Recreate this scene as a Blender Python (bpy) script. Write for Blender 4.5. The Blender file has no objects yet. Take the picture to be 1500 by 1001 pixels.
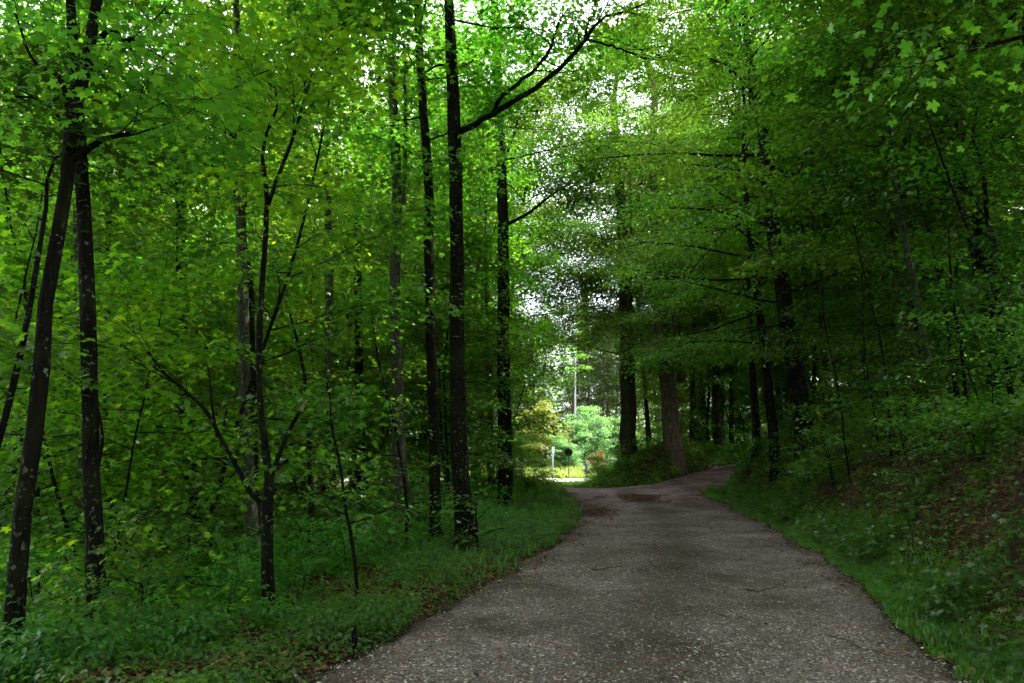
import bpy, math, random
import numpy as np
from mathutils import Vector, Matrix
R_ = math.radians
C = bpy.context.scene.collection
rng = np.random.default_rng(7)
scene = bpy.context.scene
F, PITCH, EYE = 1100.0, R_(9.05), 1.6

# ------------------------------------------------------------------ camera maths (real distances chosen per tree)
def P(u, v, Y):
    x = (u - 750) / F; w = (500.5 - v) / F
    dy = math.cos(PITCH) - w * math.sin(PITCH); dz = math.sin(PITCH) + w * math.cos(PITCH)
    t = Y / dy
    return np.array([x * t, Y, EYE + dz * t])
def sstep(a, b, x):
    t = np.clip((np.asarray(x, float) - a) / (b - a), 0, 1)
    return t * t * (3 - 2 * t)
# value noise
_G = np.random.default_rng(3).random((256, 256))
def vnoise(x, y):
    x = np.asarray(x, float); y = np.asarray(y, float)
    xi = np.floor(x).astype(int); yi = np.floor(y).astype(int)
    fx = x - xi; fy = y - yi; fx = fx * fx * (3 - 2 * fx); fy = fy * fy * (3 - 2 * fy)
    g = lambda a, b: _G[a % 256, b % 256]
    return (g(xi, yi) * (1 - fx) + g(xi + 1, yi) * fx) * (1 - fy) + (g(xi, yi + 1) * (1 - fx) + g(xi + 1, yi + 1) * fx) * fy
def fbm(x, y, o=3):
    s = 0; a = .5
    for k in range(o):
        s = s + a * vnoise(x * 2 ** k + 17 * k, y * 2 ** k + 31 * k); a *= .5
    return s

# ------------------------------------------------------------------ terrain
LE = np.array([(-40, -6), (-10, -4.6), (0, -2.6), (3, -1.95), (5.4, -1.65), (6.8, -1.32), (8.4, -.84), (11.4, -.05), (14.1, .64), (17.6, 1.36),
               (22, 1.95), (28, 2.3), (34, 2.25), (40, 1.9), (46, 0.5), (60, -6)])
RE = np.array([(-40, -1), (-10, .6), (0, 2.2), (3, 2.75), (5.4, 3.12), (6.9, 3.6), (10.06, 4.55), (14.1, 5.45), (20.2, 6.55), (27, 7.5), (32, 8.0), (36, 8.3), (60, 9)])
def left_x(y): return np.interp(y, LE[:, 0], LE[:, 1])
def right_x(y): return np.interp(y, RE[:, 0], RE[:, 1])
BR = np.array([(5.0, 33.5, .22), (9, 37.2, .45), (13, 41.5, 1.2), (18, 46.5, 1.95), (26, 52, 2.3), (38, 58, 2.3), (60, 66, 2.6)])
def branch_dist(x, y):
    x = np.asarray(x, float); y = np.asarray(y, float)
    best = np.full(x.shape, 1e9); zb = np.zeros(x.shape); side = np.zeros(x.shape)
    for i in range(len(BR) - 1):
        a, b = BR[i], BR[i + 1]; d = b[:2] - a[:2]; L2 = d @ d
        t = np.clip(((x - a[0]) * d[0] + (y - a[1]) * d[1]) / L2, 0, 1)
        px = a[0] + t * d[0]; py = a[1] + t * d[1]
        dd = np.hypot(x - px, y - py); m = dd < best
        best = np.where(m, dd, best); zb = np.where(m, a[2] + t * (b[2] - a[2]), zb)
        side = np.where(m, np.sign(-(x - px) * d[1] + (y - py) * d[0]), side)
    return best, zb, side
def road_z(y):
    return .25 * sstep(18, 37, y) - .5 * sstep(40, 50, y) + .18 * sstep(52, 61, y)
def base_terrain(x, y):
    x = np.asarray(x, float); y = np.asarray(y, float)
    zr = road_z(y)
    dl = left_x(y) - x; dr = x - right_x(y)
    z = zr + 0 * x
    lf = sstep(62, 56, y)
    left = .06 * sstep(0, .5, dl) * sstep(2.5, .8, dl) - 1.5 * sstep(1.4, 8, dl) - .04 * np.clip(dl - 6, 0, 40)
    z = z + left * sstep(60, 44, y)
    bank = 2.3 * sstep(.3, 2.8, dr) + .035 * np.clip(dr - 4, 0, 40)
    bank = bank * sstep(60, 50, y) * sstep(-8, -2, y)
    bd, zb, side = branch_dist(x, y)
    # mound beyond the side track
    ms = x - .084 * y; mound = 2.4 * (.42 * sstep(0, 2.6, ms) + .58 * sstep(1.6, 5.2, ms)) * sstep(38.9 + .12 * (x - 3), 41.6 + .12 * (x - 3), y) * sstep(60, 50, y)
    k = np.where(side > 0, sstep(2.3, 3.9, bd), sstep(2.3, 4.8, bd))
    zz = zb * (1 - k) + (z + np.where(side > 0, mound, bank)) * k
    zz = zz + 1.0 * sstep(76, 90, y) + .002 * np.clip(y - 90, 0, 200)
    return zz
def ground(x, y):
    x = np.asarray(x, float); y = np.asarray(y, float)
    z = base_terrain(x, y)
    on = road_mask(x, y)
    n = (fbm(x * .9, y * .9) - .45) * .22 + (fbm(x * 3.1 + 5, y * 3.1, 2) - .37) * .08
    bk = sstep(.6, 2.0, x - right_x(y)) * sstep(36, 30, y) + sstep(1.0, 3.0, left_x(y) - x) * sstep(60, 50, y)
    n = n + bk * ((fbm(x * 1.5 + 3, y * 1.5) - .44) * .55 + (fbm(x * 5, y * 5 + 7, 2) - .37) * .12)
    return z + n * (1 - on) * sstep(0, 1.0, 1 - on)
def road_mask(x, y):
    x = np.asarray(x, float); y = np.asarray(y, float)
    wob = (fbm(x * .8 + 9, y * .8, 3) - .45) * .9 + (fbm(x * 3.3 + 2, y * 3.3, 2) - .37) * .55
    yl = 40.8 - 2.2 * sstep(2.4, 4.2, x)
    a = sstep(-.25, .25, x - left_x(y) + wob * .6) * sstep(-.25, .25, right_x(y) - x + wob * .5) * sstep(.5, -.4, y + wob - yl)
    bd, zb, sd = branch_dist(x, y)
    b = sstep(2.7, 2.15, bd + wob * .5)
    fill = ((x > 2.2) & (y > 30) & (y < 40.5) & (x < 5 + (y - 30) * .45)).astype(float)
    return np.clip(np.maximum(np.maximum(a, b), fill * sstep(.5, -.4, y + wob - yl) * sstep(-.3, .3, x - left_x(y))), 0, 1)

# ------------------------------------------------------------------ mesh helpers
def tag(o, label=None, cat=None, group=None, kind=None):
    if label: o['label'] = label
    if cat: o['category'] = cat
    if group: o['group'] = group
    if kind: o['kind'] = kind
    return o
def np_mesh(name, V, faces_list, smooth=False, attr=None):
    """faces_list: list of (N,k) int arrays"""
    me = bpy.data.meshes.new(name)
    V = np.asarray(V, np.float32)
    me.vertices.add(len(V)); me.vertices.foreach_set('co', V.ravel())
    tot = np.concatenate([np.full(len(f), f.shape[1], np.int32) for f in faces_list])
    idx = np.concatenate([f.ravel() for f in faces_list]).astype(np.int32)
    me.loops.add(len(idx)); me.loops.foreach_set('vertex_index', idx)
    me.polygons.add(len(tot))
    st = np.zeros(len(tot), np.int32); st[1:] = np.cumsum(tot)[:-1]
    me.polygons.foreach_set('loop_start', st); me.polygons.foreach_set('loop_total', tot)
    if smooth: me.polygons.foreach_set('use_smooth', np.ones(len(tot), bool))
    if attr is not None:
        a = me.attributes.new('tint', 'FLOAT', 'POINT'); a.data.foreach_set('value', np.asarray(attr, np.float32))
    me.update(calc_edges=True); me.validate()
    return me
def mobj(name, me, m, parent=None, loc=None):
    o = bpy.data.objects.new(name, me); C.objects.link(o)
    if m: me.materials.append(m)
    if parent: o.parent = parent
    if loc is not None: o.location = loc
    return o
def empty(name, loc=(0, 0, 0)):
    o = bpy.data.objects.new(name, None); C.objects.link(o); o.location = tuple(loc); o.empty_display_size = .3
    return o
class Tubes:
    def __init__(s): s.V = []; s.Q = []; s.n = 0
    def add(s, pts, rad, sides=8, cap=True, rough=0):
        pts = np.asarray(pts, float); rad = np.asarray(rad, float); k = len(pts)
        t = np.gradient(pts, axis=0); t /= np.linalg.norm(t, axis=1)[:, None] + 1e-9
        ref = np.array([0, 0, 1.]) if abs(t[0, 2]) < .8 else np.array([1., 0, 0])
        u = np.cross(t, ref); u /= np.linalg.norm(u, axis=1)[:, None] + 1e-9
        w = np.cross(t, u)
        a = np.arange(sides) * 2 * math.pi / sides
        rr = rad[:, None] * (1 + (rough * (rng.random((k, sides)) - .5) if rough else 0))
        ring = pts[:, None] + (u[:, None] * np.cos(a)[None, :, None] + w[:, None] * np.sin(a)[None, :, None]) * rr[:, :, None]
        base = s.n; s.V.append(ring.reshape(-1, 3)); s.n += k * sides
        i = np.arange(k - 1)[:, None] * sides; j = np.arange(sides)[None]; jn = (j + 1) % sides
        q = np.stack([base + i + j, base + i + jn, base + i + sides + jn, base + i + sides + j], -1).reshape(-1, 4)
        s.Q.append(q)
        if cap:
            s.V.append(pts[-1:]); tip = s.n; s.n += 1
            last = base + (k - 1) * sides
            s.Q.append(np.stack([last + np.arange(sides), last + (np.arange(sides) + 1) % sides, np.full(sides, tip), np.full(sides, tip)], -1)[:, [0, 1, 2]])
    def mesh(s, name):
        q = [a for a in s.Q if a.shape[1] == 4]; t = [a for a in s.Q if a.shape[1] == 3]
        fl = ([np.concatenate(q)] if q else []) + ([np.concatenate(t)] if t else [])
        return np_mesh(name, np.concatenate(s.V), fl, smooth=True)
# leaf templates: x along the leaf, y across, z up
def _maple():
    V = [(0.30, 0, 0)]; tips = [(-115, .42), (-58, .62), (0, .72), (58, .62), (115, .42)]
    notch = [-150, -86, -30, 30, 86, 150]; nr = [.26, .31, .38, .38, .31, .26]
    for a, r in zip(notch, nr): V.append((.3 + r * math.cos(R_(a)), r * math.sin(R_(a)), .03))
    for a, r in tips: V.append((.3 + r * math.cos(R_(a)), r * math.sin(R_(a)), -.05))
    F_ = [(0, 1 + i, 7 + i, 2 + i) for i in range(5)] + []
    return np.array(V), np.array(F_)
def _fine():
    V = [(0.30, 0, 0)]; tips = [(-118, .40), (-58, .60), (0, .70), (58, .60), (118, .40)]; notch = [-150, -88, -29, 29, 88, 150]; nr = [.24, .27, .32, .32, .27, .24]
    pt = lambda a, r, z: (.3 + r * math.cos(R_(a)), r * math.sin(R_(a)), z)
    Fs = []
    for i, (a, r) in enumerate(tips):
        b = len(V); V += [pt(notch[i], nr[i] * 1.12, .03), pt(a - 17, r * .80, 0), pt(a, r, -.10), pt(a + 17, r * .80, 0), pt(notch[i + 1], nr[i + 1] * 1.12, .03)]; Fs.append((0, b, b + 1, b + 2, b + 3, b + 4))
    return np.array(V), np.array(Fs)
def _oval():
    V = [(0, 0, 0), (.28, .26, .05), (.68, .24, .04), (1, 0, -.06), (.68, -.24, .04), (.28, -.26, .05)]
    return np.array(V), np.array([(0, 1, 2, 3), (3, 4, 5, 0)])
def _diamond():
    V = [(0, 0, 0), (.45, .32, .04), (1, 0, -.05), (.45, -.32, .04)]
    return np.array(V), np.array([(0, 1, 2, 3)])
def _narrow():
    V = [(0, 0, 0), (.4, .14, .03), (1, 0, -.05), (.4, -.14, .03)]
    return np.array(V), np.array([(0, 1, 2, 3)])
SHAPES = {'maple': _maple(), 'oval': _oval(), 'fine': _fine(), 'diamond': _diamond(), 'narrow': _narrow()}
def leaf_mesh(name, pos, nrm, dr, size, shape, tint):
    T, Fc = SHAPES[shape]; N = len(pos); k = len(T)
    nrm = nrm / (np.linalg.norm(nrm, axis=1)[:, None] + 1e-9)
    dr = dr - nrm * (dr * nrm).sum(1)[:, None]; dr /= np.linalg.norm(dr, axis=1)[:, None] + 1e-9
    sd = np.cross(nrm, dr)
    V = pos[:, None] + size[:, None, None] * (T[None, :, 0:1] * dr[:, None] + T[None, :, 1:2] * sd[:, None] + T[None, :, 2:3] * nrm[:, None])
    f = (Fc[None] + (np.arange(N) * k)[:, None, None]).reshape(-1, Fc.shape[1])
    return np_mesh(name, V.reshape(-1, 3), [f], attr=np.repeat(tint, k))

# ------------------------------------------------------------------ materials
def nt(name):
    m = bpy.data.materials.new(name); m.use_nodes = True; t = m.node_tree; t.nodes.clear()
    return m, t, (lambda ty, **kw: _node(t, ty, kw))
def _node(t, ty, kw):
    n = t.nodes.new(ty)
    for k, v in kw.items(): setattr(n, k, v)
    return n
def ramp(n, stops):
    cr = n.color_ramp
    while len(cr.elements) > 1: cr.elements.remove(cr.elements[-1])
    cr.elements[0].position = stops[0][0]; cr.elements[0].color = (*stops[0][1], 1)
    for p, c in stops[1:]:
        e = cr.elements.new(p); e.color = (*c, 1)
def leaf_mat(name, dark, mid, light, trans=1.0, gloss=.04, tfac=.58):
    m, t, N = nt(name); L = t.links.new
    at = N('ShaderNodeAttribute', attribute_name='tint'); r = N('ShaderNodeValToRGB'); ramp(r, [(0, dark), (.55, mid), (1, light)])
    L(at.outputs['Fac'], r.inputs[0])
    oi = N('ShaderNodeObjectInfo'); hs = N('ShaderNodeHueSaturation')
    mr = N('ShaderNodeMapRange'); mr.inputs['To Min'].default_value = .482; mr.inputs['To Max'].default_value = .532
    L(oi.outputs['Random'], mr.inputs['Value']); L(mr.outputs[0], hs.inputs['Hue'])
    mv = N('ShaderNodeMapRange'); mv.inputs['To Min'].default_value = .72; mv.inputs['To Max'].default_value = 1.3
    L(oi.outputs['Random'], mv.inputs['Value']); L(mv.outputs[0], hs.inputs['Value'])
    L(r.outputs[0], hs.inputs['Color'])
    df = N('ShaderNodeBsdfDiffuse'); L(hs.outputs[0], df.inputs[0])
    tr = N('ShaderNodeBsdfTranslucent')
    tc = N('ShaderNodeMix', data_type='RGBA', blend_type='MULTIPLY'); tc.inputs['Factor'].default_value = 1
    L(hs.outputs[0], tc.inputs['A']); tc.inputs['B'].default_value = (2.9 * trans, 2.9 * trans, .9 * trans, 1)
    L(tc.outputs['Result'], tr.inputs[0])
    mx = N('ShaderNodeMixShader'); mx.inputs[0].default_value = tfac; L(df.outputs[0], mx.inputs[1]); L(tr.outputs[0], mx.inputs[2])
    gl = N('ShaderNodeBsdfGlossy'); gl.inputs['Roughness'].default_value = .36; gl.inputs['Color'].default_value = (.9, .95, .9, 1)
    m2 = N('ShaderNodeMixShader'); m2.inputs[0].default_value = gloss; L(mx.outputs[0], m2.inputs[1]); L(gl.outputs[0], m2.inputs[2])
    o = N('ShaderNodeOutputMaterial'); L(m2.outputs[0], o.inputs[0])
    return m
def bark_mat(name, dark, light, lichen=(.13, .135, .11), moss=(.05, .08, .015), lf=.62, mossamt=.5, scale=1.0):
    m, t, N = nt(name); L = t.links.new
    tc = N('ShaderNodeTexCoord'); mp = N('ShaderNodeMapping'); mp.inputs['Scale'].default_value = (1, 1, .16); L(tc.outputs['Object'], mp.inputs[0])
    n1 = N('ShaderNodeTexNoise'); n1.inputs['Scale'].default_value = 30 * scale; n1.inputs['Detail'].default_value = 8; L(mp.outputs[0], n1.inputs[0])
    r1 = N('ShaderNodeValToRGB'); ramp(r1, [(.3, dark), (.7, light)]); L(n1.outputs[0], r1.inputs[0])
    n2 = N('ShaderNodeTexNoise'); n2.inputs['Scale'].default_value = 21 * scale; n2.inputs['Detail'].default_value = 3; L(tc.outputs['Object'], n2.inputs[0])
    r2 = N('ShaderNodeValToRGB'); ramp(r2, [(lf, (0, 0, 0)), (lf + .05, (1, 1, 1))]); L(n2.outputs[0], r2.inputs[0])
    n4 = N('ShaderNodeTexNoise'); n4.inputs['Scale'].default_value = 3.3; n4.inputs['Detail'].default_value = 5; L(tc.outputs['Object'], n4.inputs[0])
    r4 = N('ShaderNodeValToRGB'); ramp(r4, [(.42, (0, 0, 0)), (.62, (1, 1, 1))]); L(n4.outputs[0], r4.inputs[0])
    ml = N('ShaderNodeMath', operation='MULTIPLY'); L(r2.outputs[0], ml.inputs[0]); L(r4.outputs[0], ml.inputs[1])
    mx = N('ShaderNodeMix', data_type='RGBA'); L(ml.outputs[0], mx.inputs['Factor']); L(r1.outputs[0], mx.inputs['A']); mx.inputs['B'].default_value = (*lichen, 1)
    n3 = N('ShaderNodeTexNoise'); n3.inputs['Scale'].default_value = 2.2; n3.inputs['Detail'].default_value = 4; L(tc.outputs['Object'], n3.inputs[0])
    r3 = N('ShaderNodeValToRGB'); ramp(r3, [(.5, (0, 0, 0)), (.66, (mossamt,) * 3)]); L(n3.outputs[0], r3.inputs[0])
    m2 = N('ShaderNodeMix', data_type='RGBA'); L(r3.outputs[0], m2.inputs['Factor']); L(mx.outputs['Result'], m2.inputs['A']); m2.inputs['B'].default_value = (*moss, 1)
    b = N('ShaderNodeBsdfPrincipled'); b.inputs['Roughness'].default_value = .95; b.inputs['Specular IOR Level'].default_value = .06
    L(m2.outputs['Result'], b.inputs['Base Color'])
    bp = N('ShaderNodeBump'); bp.inputs['Strength'].default_value = 1.0; bp.inputs['Distance'].default_value = .06; L(n1.outputs[0], bp.inputs['Height']); L(bp.outputs[0], b.inputs['Normal'])
    o = N('ShaderNodeOutputMaterial'); L(b.outputs[0], o.inputs[0])
    return m
def plain_mat(name, col, rough=.6, metal=0, var=.15, scale=8):
    m, t, N = nt(name); L = t.links.new
    tc = N('ShaderNodeTexCoord'); n = N('ShaderNodeTexNoise'); n.inputs['Scale'].default_value = scale; n.inputs['Detail'].default_value = 4; L(tc.outputs['Object'], n.inputs[0])
    r = N('ShaderNodeValToRGB'); ramp(r, [(.3, tuple(c * (1 - var) for c in col)), (.7, tuple(min(1, c * (1 + var)) for c in col))]); L(n.outputs[0], r.inputs[0])
    b = N('ShaderNodeBsdfPrincipled'); b.inputs['Roughness'].default_value = rough; b.inputs['Metallic'].default_value = metal; L(r.outputs[0], b.inputs['Base Color'])
    o = N('ShaderNodeOutputMaterial'); L(b.outputs[0], o.inputs[0]); return m
def tint_mat(name, stops, rough=.8):
    m, t, N = nt(name); L = t.links.new
    at = N('ShaderNodeAttribute', attribute_name='tint'); r = N('ShaderNodeValToRGB'); ramp(r, stops); L(at.outputs['Fac'], r.inputs[0])
    b = N('ShaderNodeBsdfPrincipled'); b.inputs['Roughness'].default_value = rough; b.inputs['Specular IOR Level'].default_value = .3; L(r.outputs[0], b.inputs['Base Color'])
    o = N('ShaderNodeOutputMaterial'); L(b.outputs[0], o.inputs[0]); return m
def soil_mat():
    m, t, N = nt('forest_soil'); L = t.links.new
    tc = N('ShaderNodeTexCoord')
    n1 = N('ShaderNodeTexNoise'); n1.inputs['Scale'].default_value = .9; n1.inputs['Detail'].default_value = 6; L(tc.outputs['Object'], n1.inputs[0])
    v = N('ShaderNodeTexVoronoi'); v.inputs['Scale'].default_value = 16; L(tc.outputs['Object'], v.inputs[0])
    r = N('ShaderNodeValToRGB'); ramp(r, [(0, (.016, .010, .007)), (.45, (.035, .022, .014)), (.8, (.07, .04, .022)), (1, (.11, .06, .03))]); L(v.outputs['Color'], r.inputs[0])
    g = N('ShaderNodeValToRGB'); ramp(g, [(.5, (0, 0, 0)), (.7, (.5, .5, .5))]); L(n1.outputs[0], g.inputs[0])
    mx = N('ShaderNodeMix', data_type='RGBA'); L(g.outputs[0], mx.inputs['Factor']); L(r.outputs[0], mx.inputs['A']); mx.inputs['B'].default_value = (.02, .035, .01, 1)
    # meadow beyond the paved road
    gm = N('ShaderNodeNewGeometry'); sx = N('ShaderNodeSeparateXYZ'); L(gm.outputs['Position'], sx.inputs[0])
    mr = N('ShaderNodeMapRange'); mr.inputs['From Min'].default_value = 50; mr.inputs['From Max'].default_value = 56; L(sx.outputs['Y'], mr.inputs['Value'])
    n2 = N('ShaderNodeTexNoise'); n2.inputs['Scale'].default_value = 1.6; n2.inputs['Detail'].default_value = 6; L(tc.outputs['Object'], n2.inputs[0])
    rm = N('ShaderNodeValToRGB'); ramp(rm, [(.35, (.05, .085, .02)), (.6, (.11, .135, .035)), (.75, (.17, .17, .06))]); L(n2.outputs[0], rm.inputs[0])
    m2 = N('ShaderNodeMix', data_type='RGBA'); L(mr.outputs[0], m2.inputs['Factor']); L(mx.outputs['Result'], m2.inputs['A']); L(rm.outputs[0], m2.inputs['B'])
    b = N('ShaderNodeBsdfPrincipled'); b.inputs['Roughness'].default_value = .95; b.inputs['Specular IOR Level'].default_value = .15; L(m2.outputs['Result'], b.inputs['Base Color'])
    bp = N('ShaderNodeBump'); bp.inputs['Strength'].default_value = .6; bp.inputs['Distance'].default_value = .04; L(v.outputs['Distance'], bp.inputs['Height']); L(bp.outputs[0], b.inputs['Normal'])
    o = N('ShaderNodeOutputMaterial'); L(b.outputs[0], o.inputs[0]); return m
def gravel_mat():
    m, t, N = nt('gravel'); L = t.links.new
    tc = N('ShaderNodeTexCoord')
    v = N('ShaderNodeTexVoronoi'); v.inputs['Scale'].default_value = 46; L(tc.outputs['Object'], v.inputs[0])
    sep = N('ShaderNodeSeparateColor'); L(v.outputs['Color'], sep.inputs[0])
    r = N('ShaderNodeValToRGB'); ramp(r, [(0, (.04, .032, .031)), (.5, (.095, .08, .078)), (.8, (.18, .16, .157)), (.93, (.33, .31, .30)), (1, (.6, .57, .55))]); L(sep.outputs[0], r.inputs[0])
    v2 = N('ShaderNodeTexVoronoi'); v2.inputs['Scale'].default_value = 85; L(tc.outputs['Object'], v2.inputs[0])
    sp2 = N('ShaderNodeSeparateColor'); L(v2.outputs['Color'], sp2.inputs[0])
    r2 = N('ShaderNodeValToRGB'); ramp(r2, [(0, (.04, .034, .032)), (.6, (.10, .088, .084)), (1, (.26, .24, .23))]); L(sp2.outputs[0], r2.inputs[0])
    nz = N('ShaderNodeTexNoise'); nz.inputs['Scale'].default_value = 5; nz.inputs['Detail'].default_value = 5; L(tc.outputs['Object'], nz.inputs[0])
    rz = N('ShaderNodeValToRGB'); ramp(rz, [(.42, (0, 0, 0)), (.58, (1, 1, 1))]); L(nz.outputs[0], rz.inputs[0])
    mx = N('ShaderNodeMix', data_type='RGBA'); L(rz.outputs[0], mx.inputs['Factor']); L(r.outputs[0], mx.inputs['A']); L(r2.outputs[0], mx.inputs['B'])
    # damp reddish brown and mossy patches, paler wheel tracks
    n2 = N('ShaderNodeTexNoise'); n2.inputs['Scale'].default_value = .55; n2.inputs['Detail'].default_value = 6; n2.inputs['Roughness'].default_value = .65; L(tc.outputs['Object'], n2.inputs[0])
    rb = N('ShaderNodeValToRGB'); ramp(rb, [(.36, (.42, .29, .25)), (.46, (.82, .72, .70)), (.55, (1.1, 1.02, 1.04)), (.66, (1.65, 1.55, 1.58))]); L(n2.outputs[0], rb.inputs[0])
    mm = N('ShaderNodeMix', data_type='RGBA', blend_type='MULTIPLY'); mm.inputs['Factor'].default_value = 1; L(mx.outputs['Result'], mm.inputs['A']); L(rb.outputs[0], mm.inputs['B'])
    at = N('ShaderNodeAttribute', attribute_name='tint')
    rt = N('ShaderNodeValToRGB'); ramp(rt, [(0, (1.8, 1.42, 1.64)), (.3, (1.36, 1.03, 1.2)), (.8, (.98, .74, .79))]); L(at.outputs['Fac'], rt.inputs[0])
    mt = N('ShaderNodeMix', data_type='RGBA', blend_type='MULTIPLY'); mt.inputs['Factor'].default_value = 1; L(mm.outputs['Result'], mt.inputs['A']); L(rt.outputs[0], mt.inputs['B']); mm = mt
    n3 = N('ShaderNodeTexNoise'); n3.inputs['Scale'].default_value = 2.6; n3.inputs['Detail'].default_value = 6; L(tc.outputs['Object'], n3.inputs[0])
    mu = N('ShaderNodeMath', operation='MULTIPLY'); L(at.outputs['Fac'], mu.inputs[0]); L(n3.outputs[0], mu.inputs[1])
    rg = N('ShaderNodeValToRGB'); ramp(rg, [(.3, (0, 0, 0)), (.6, (.5, .5, .5))]); L(mu.outputs[0], rg.inputs[0])
    m3 = N('ShaderNodeMix', data_type='RGBA'); L(rg.outputs[0], m3.inputs['Factor']); L(mm.outputs['Result'], m3.inputs['A']); m3.inputs['B'].default_value = (.085, .070, .048, 1)
    b = N('ShaderNodeBsdfPrincipled'); b.inputs['Roughness'].default_value = .85; b.inputs['Specular IOR Level'].default_value = .3; L(m3.outputs['Result'], b.inputs['Base Color'])
    bp = N('ShaderNodeBump'); bp.inputs['Strength'].default_value = .9; bp.inputs['Distance'].default_value = .02; bp.invert = True; L(v.outputs['Distance'], bp.inputs['Height']); L(bp.outputs[0], b.inputs['Normal'])
    o = N('ShaderNodeOutputMaterial'); L(b.outputs[0], o.inputs[0]); return m

M = dict(
    maple=leaf_mat('maple_leaf', (.025, .064, .012), (.05, .112, .017), (.10, .17, .024), trans=1.2),
    beech=leaf_mat('beech_leaf', (.026, .060, .012), (.052, .106, .018), (.10, .16, .026), trans=1.15),
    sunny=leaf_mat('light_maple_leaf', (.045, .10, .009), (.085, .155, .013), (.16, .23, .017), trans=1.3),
    deep=leaf_mat('shaded_beech_leaf', (.012, .04, .007), (.022, .065, .01), (.04, .09, .013), trans=.9),  # darker copy of beech, woodland shade put into the leaf colour
    herb=leaf_mat('herb_leaf', (.035, .085, .022), (.065, .145, .038), (.12, .22, .055), gloss=.045),
    grass=leaf_mat('grass_blade', (.045, .10, .018), (.085, .16, .03), (.16, .21, .06), gloss=.06),
    meadow=leaf_mat('meadow_blade', (.09, .14, .05), (.16, .20, .09), (.32, .29, .18)),
    robinia=leaf_mat('blue_green_leaf', (.05, .12, .06), (.085, .18, .09), (.14, .25, .13)),
    yellow=leaf_mat('yellow_green_leaf', (.11, .16, .045), (.19, .23, .075), (.32, .33, .13)),
    rust=leaf_mat('withered_leaf', (.30, .10, .04), (.5, .2, .09), (.62, .32, .17), trans=.35),
    silver=leaf_mat('silver_leaf', (.18, .24, .27), (.42, .48, .54), (.72, .76, .82), trans=.35),
    needle=leaf_mat('conifer_needle', (.02, .035, .012), (.035, .055, .02), (.06, .08, .03), trans=.5),
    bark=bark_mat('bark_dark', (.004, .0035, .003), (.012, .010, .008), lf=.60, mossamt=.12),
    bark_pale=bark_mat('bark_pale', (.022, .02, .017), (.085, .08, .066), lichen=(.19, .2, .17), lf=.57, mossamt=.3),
    bark_moss=bark_mat('bark_mossy', (.02, .018, .012), (.07, .06, .045), lf=.64, mossamt=.9),
    bark_warm=bark_mat('bark_warm', (.04, .028, .02), (.17, .125, .095), lichen=(.26, .23, .19), lf=.6, mossamt=.4, scale=.5),
    birch=bark_mat('bark_birch', (.32, .32, .30), (.5, .5, .48), lichen=(.06, .06, .06), lf=.62, mossamt=0),
    pine=bark_mat('bark_pine', (.05, .03, .025), (.15, .09, .07), lf=.75, mossamt=.1),
    wood=plain_mat('broken_wood', (.17, .10, .06), .8), soil=soil_mat(), gravel=gravel_mat(),
    litter=tint_mat('dead_leaf', [(0, (.05, .018, .012)), (.5, (.13, .05, .028)), (.85, (.23, .11, .05)), (1, (.34, .21, .10))]),
    stone=tint_mat('stone', [(0, (.07, .053, .055)), (.45, (.16, .12, .13)), (.75, (.27, .22, .23)), (.93, (.42, .37, .38)), (1, (.62, .57, .57))], .75),
    twig=plain_mat('dead_twig', (.07, .045, .03), .9),
    asphalt=plain_mat('asphalt_pale', (.42, .41, .40), .85, var=.12, scale=2),
)

# ------------------------------------------------------------------ trees
def unit(v): return v / (np.linalg.norm(v) + 1e-9)
def resample(pts, rad, n):
    pts = np.asarray(pts, float); d = np.r_[0, np.cumsum(np.linalg.norm(np.diff(pts, axis=0), axis=1))]
    s = np.linspace(0, d[-1], n)
    # smooth interpolation (Catmull-like through cubic hermite on each axis)
    def her(y):
        m = np.gradient(y, d); i = np.clip(np.searchsorted(d, s, side='right') - 1, 0, len(d) - 2)
        h = d[i + 1] - d[i]; t = (s - d[i]) / h
        return (2*t**3-3*t**2+1)*y[i] + (t**3-2*t**2+t)*h*m[i] + (-2*t**3+3*t**2)*y[i+1] + (t**3-t**2)*h*m[i+1]
    return np.stack([her(pts[:, k]) for k in range(3)], 1), np.interp(s, d, rad)
class Crown:
    """collects twig positions of one tree, then turns them into leaves"""
    def __init__(s): s.c = []; s.d = []; s.w = []
    def twig(s, c, d, w=1.0): s.c.append(c); s.d.append(d); s.w.append(w)
    def mesh(s, name, n, size, shape, spread=.30, flat=.22, tilt=.45, drop=.0, r=None):
        r = r or rng
        if not s.c: return None
        c = np.array(s.c); d = np.array(s.d); w = np.array(s.w); w = w / w.sum()
        i = r.choice(len(c), n, p=w)
        g = r.normal(size=(n, 3)) * spread; g[:, 2] *= flat
        pos = c[i] + g; 
        rad = np.hypot(g[:, 0], g[:, 1]); pos[:, 2] -= rad * rad * .5
        out = d[i] * .6 + np.c_[g[:, :2] / (spread + 1e-6), -.35 + 0 * rad] + r.normal(size=(n, 3)) * .35
        nrm = np.c_[r.normal(size=(n, 2)) * tilt + out[:, :2] * (.22 + drop), np.ones(n)]
        clump = vnoise(c[i, 0] * 1.7 + c[i, 2], c[i, 1] * 1.7 - c[i, 2] * .6)
        tint = np.clip(.2 + .45 * clump + r.normal(size=n) * .24, 0, 1)
        sz = size * (.6 + .6 * r.random(n))
        return leaf_mesh(name, pos, nrm, out, sz, shape, tint)
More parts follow.
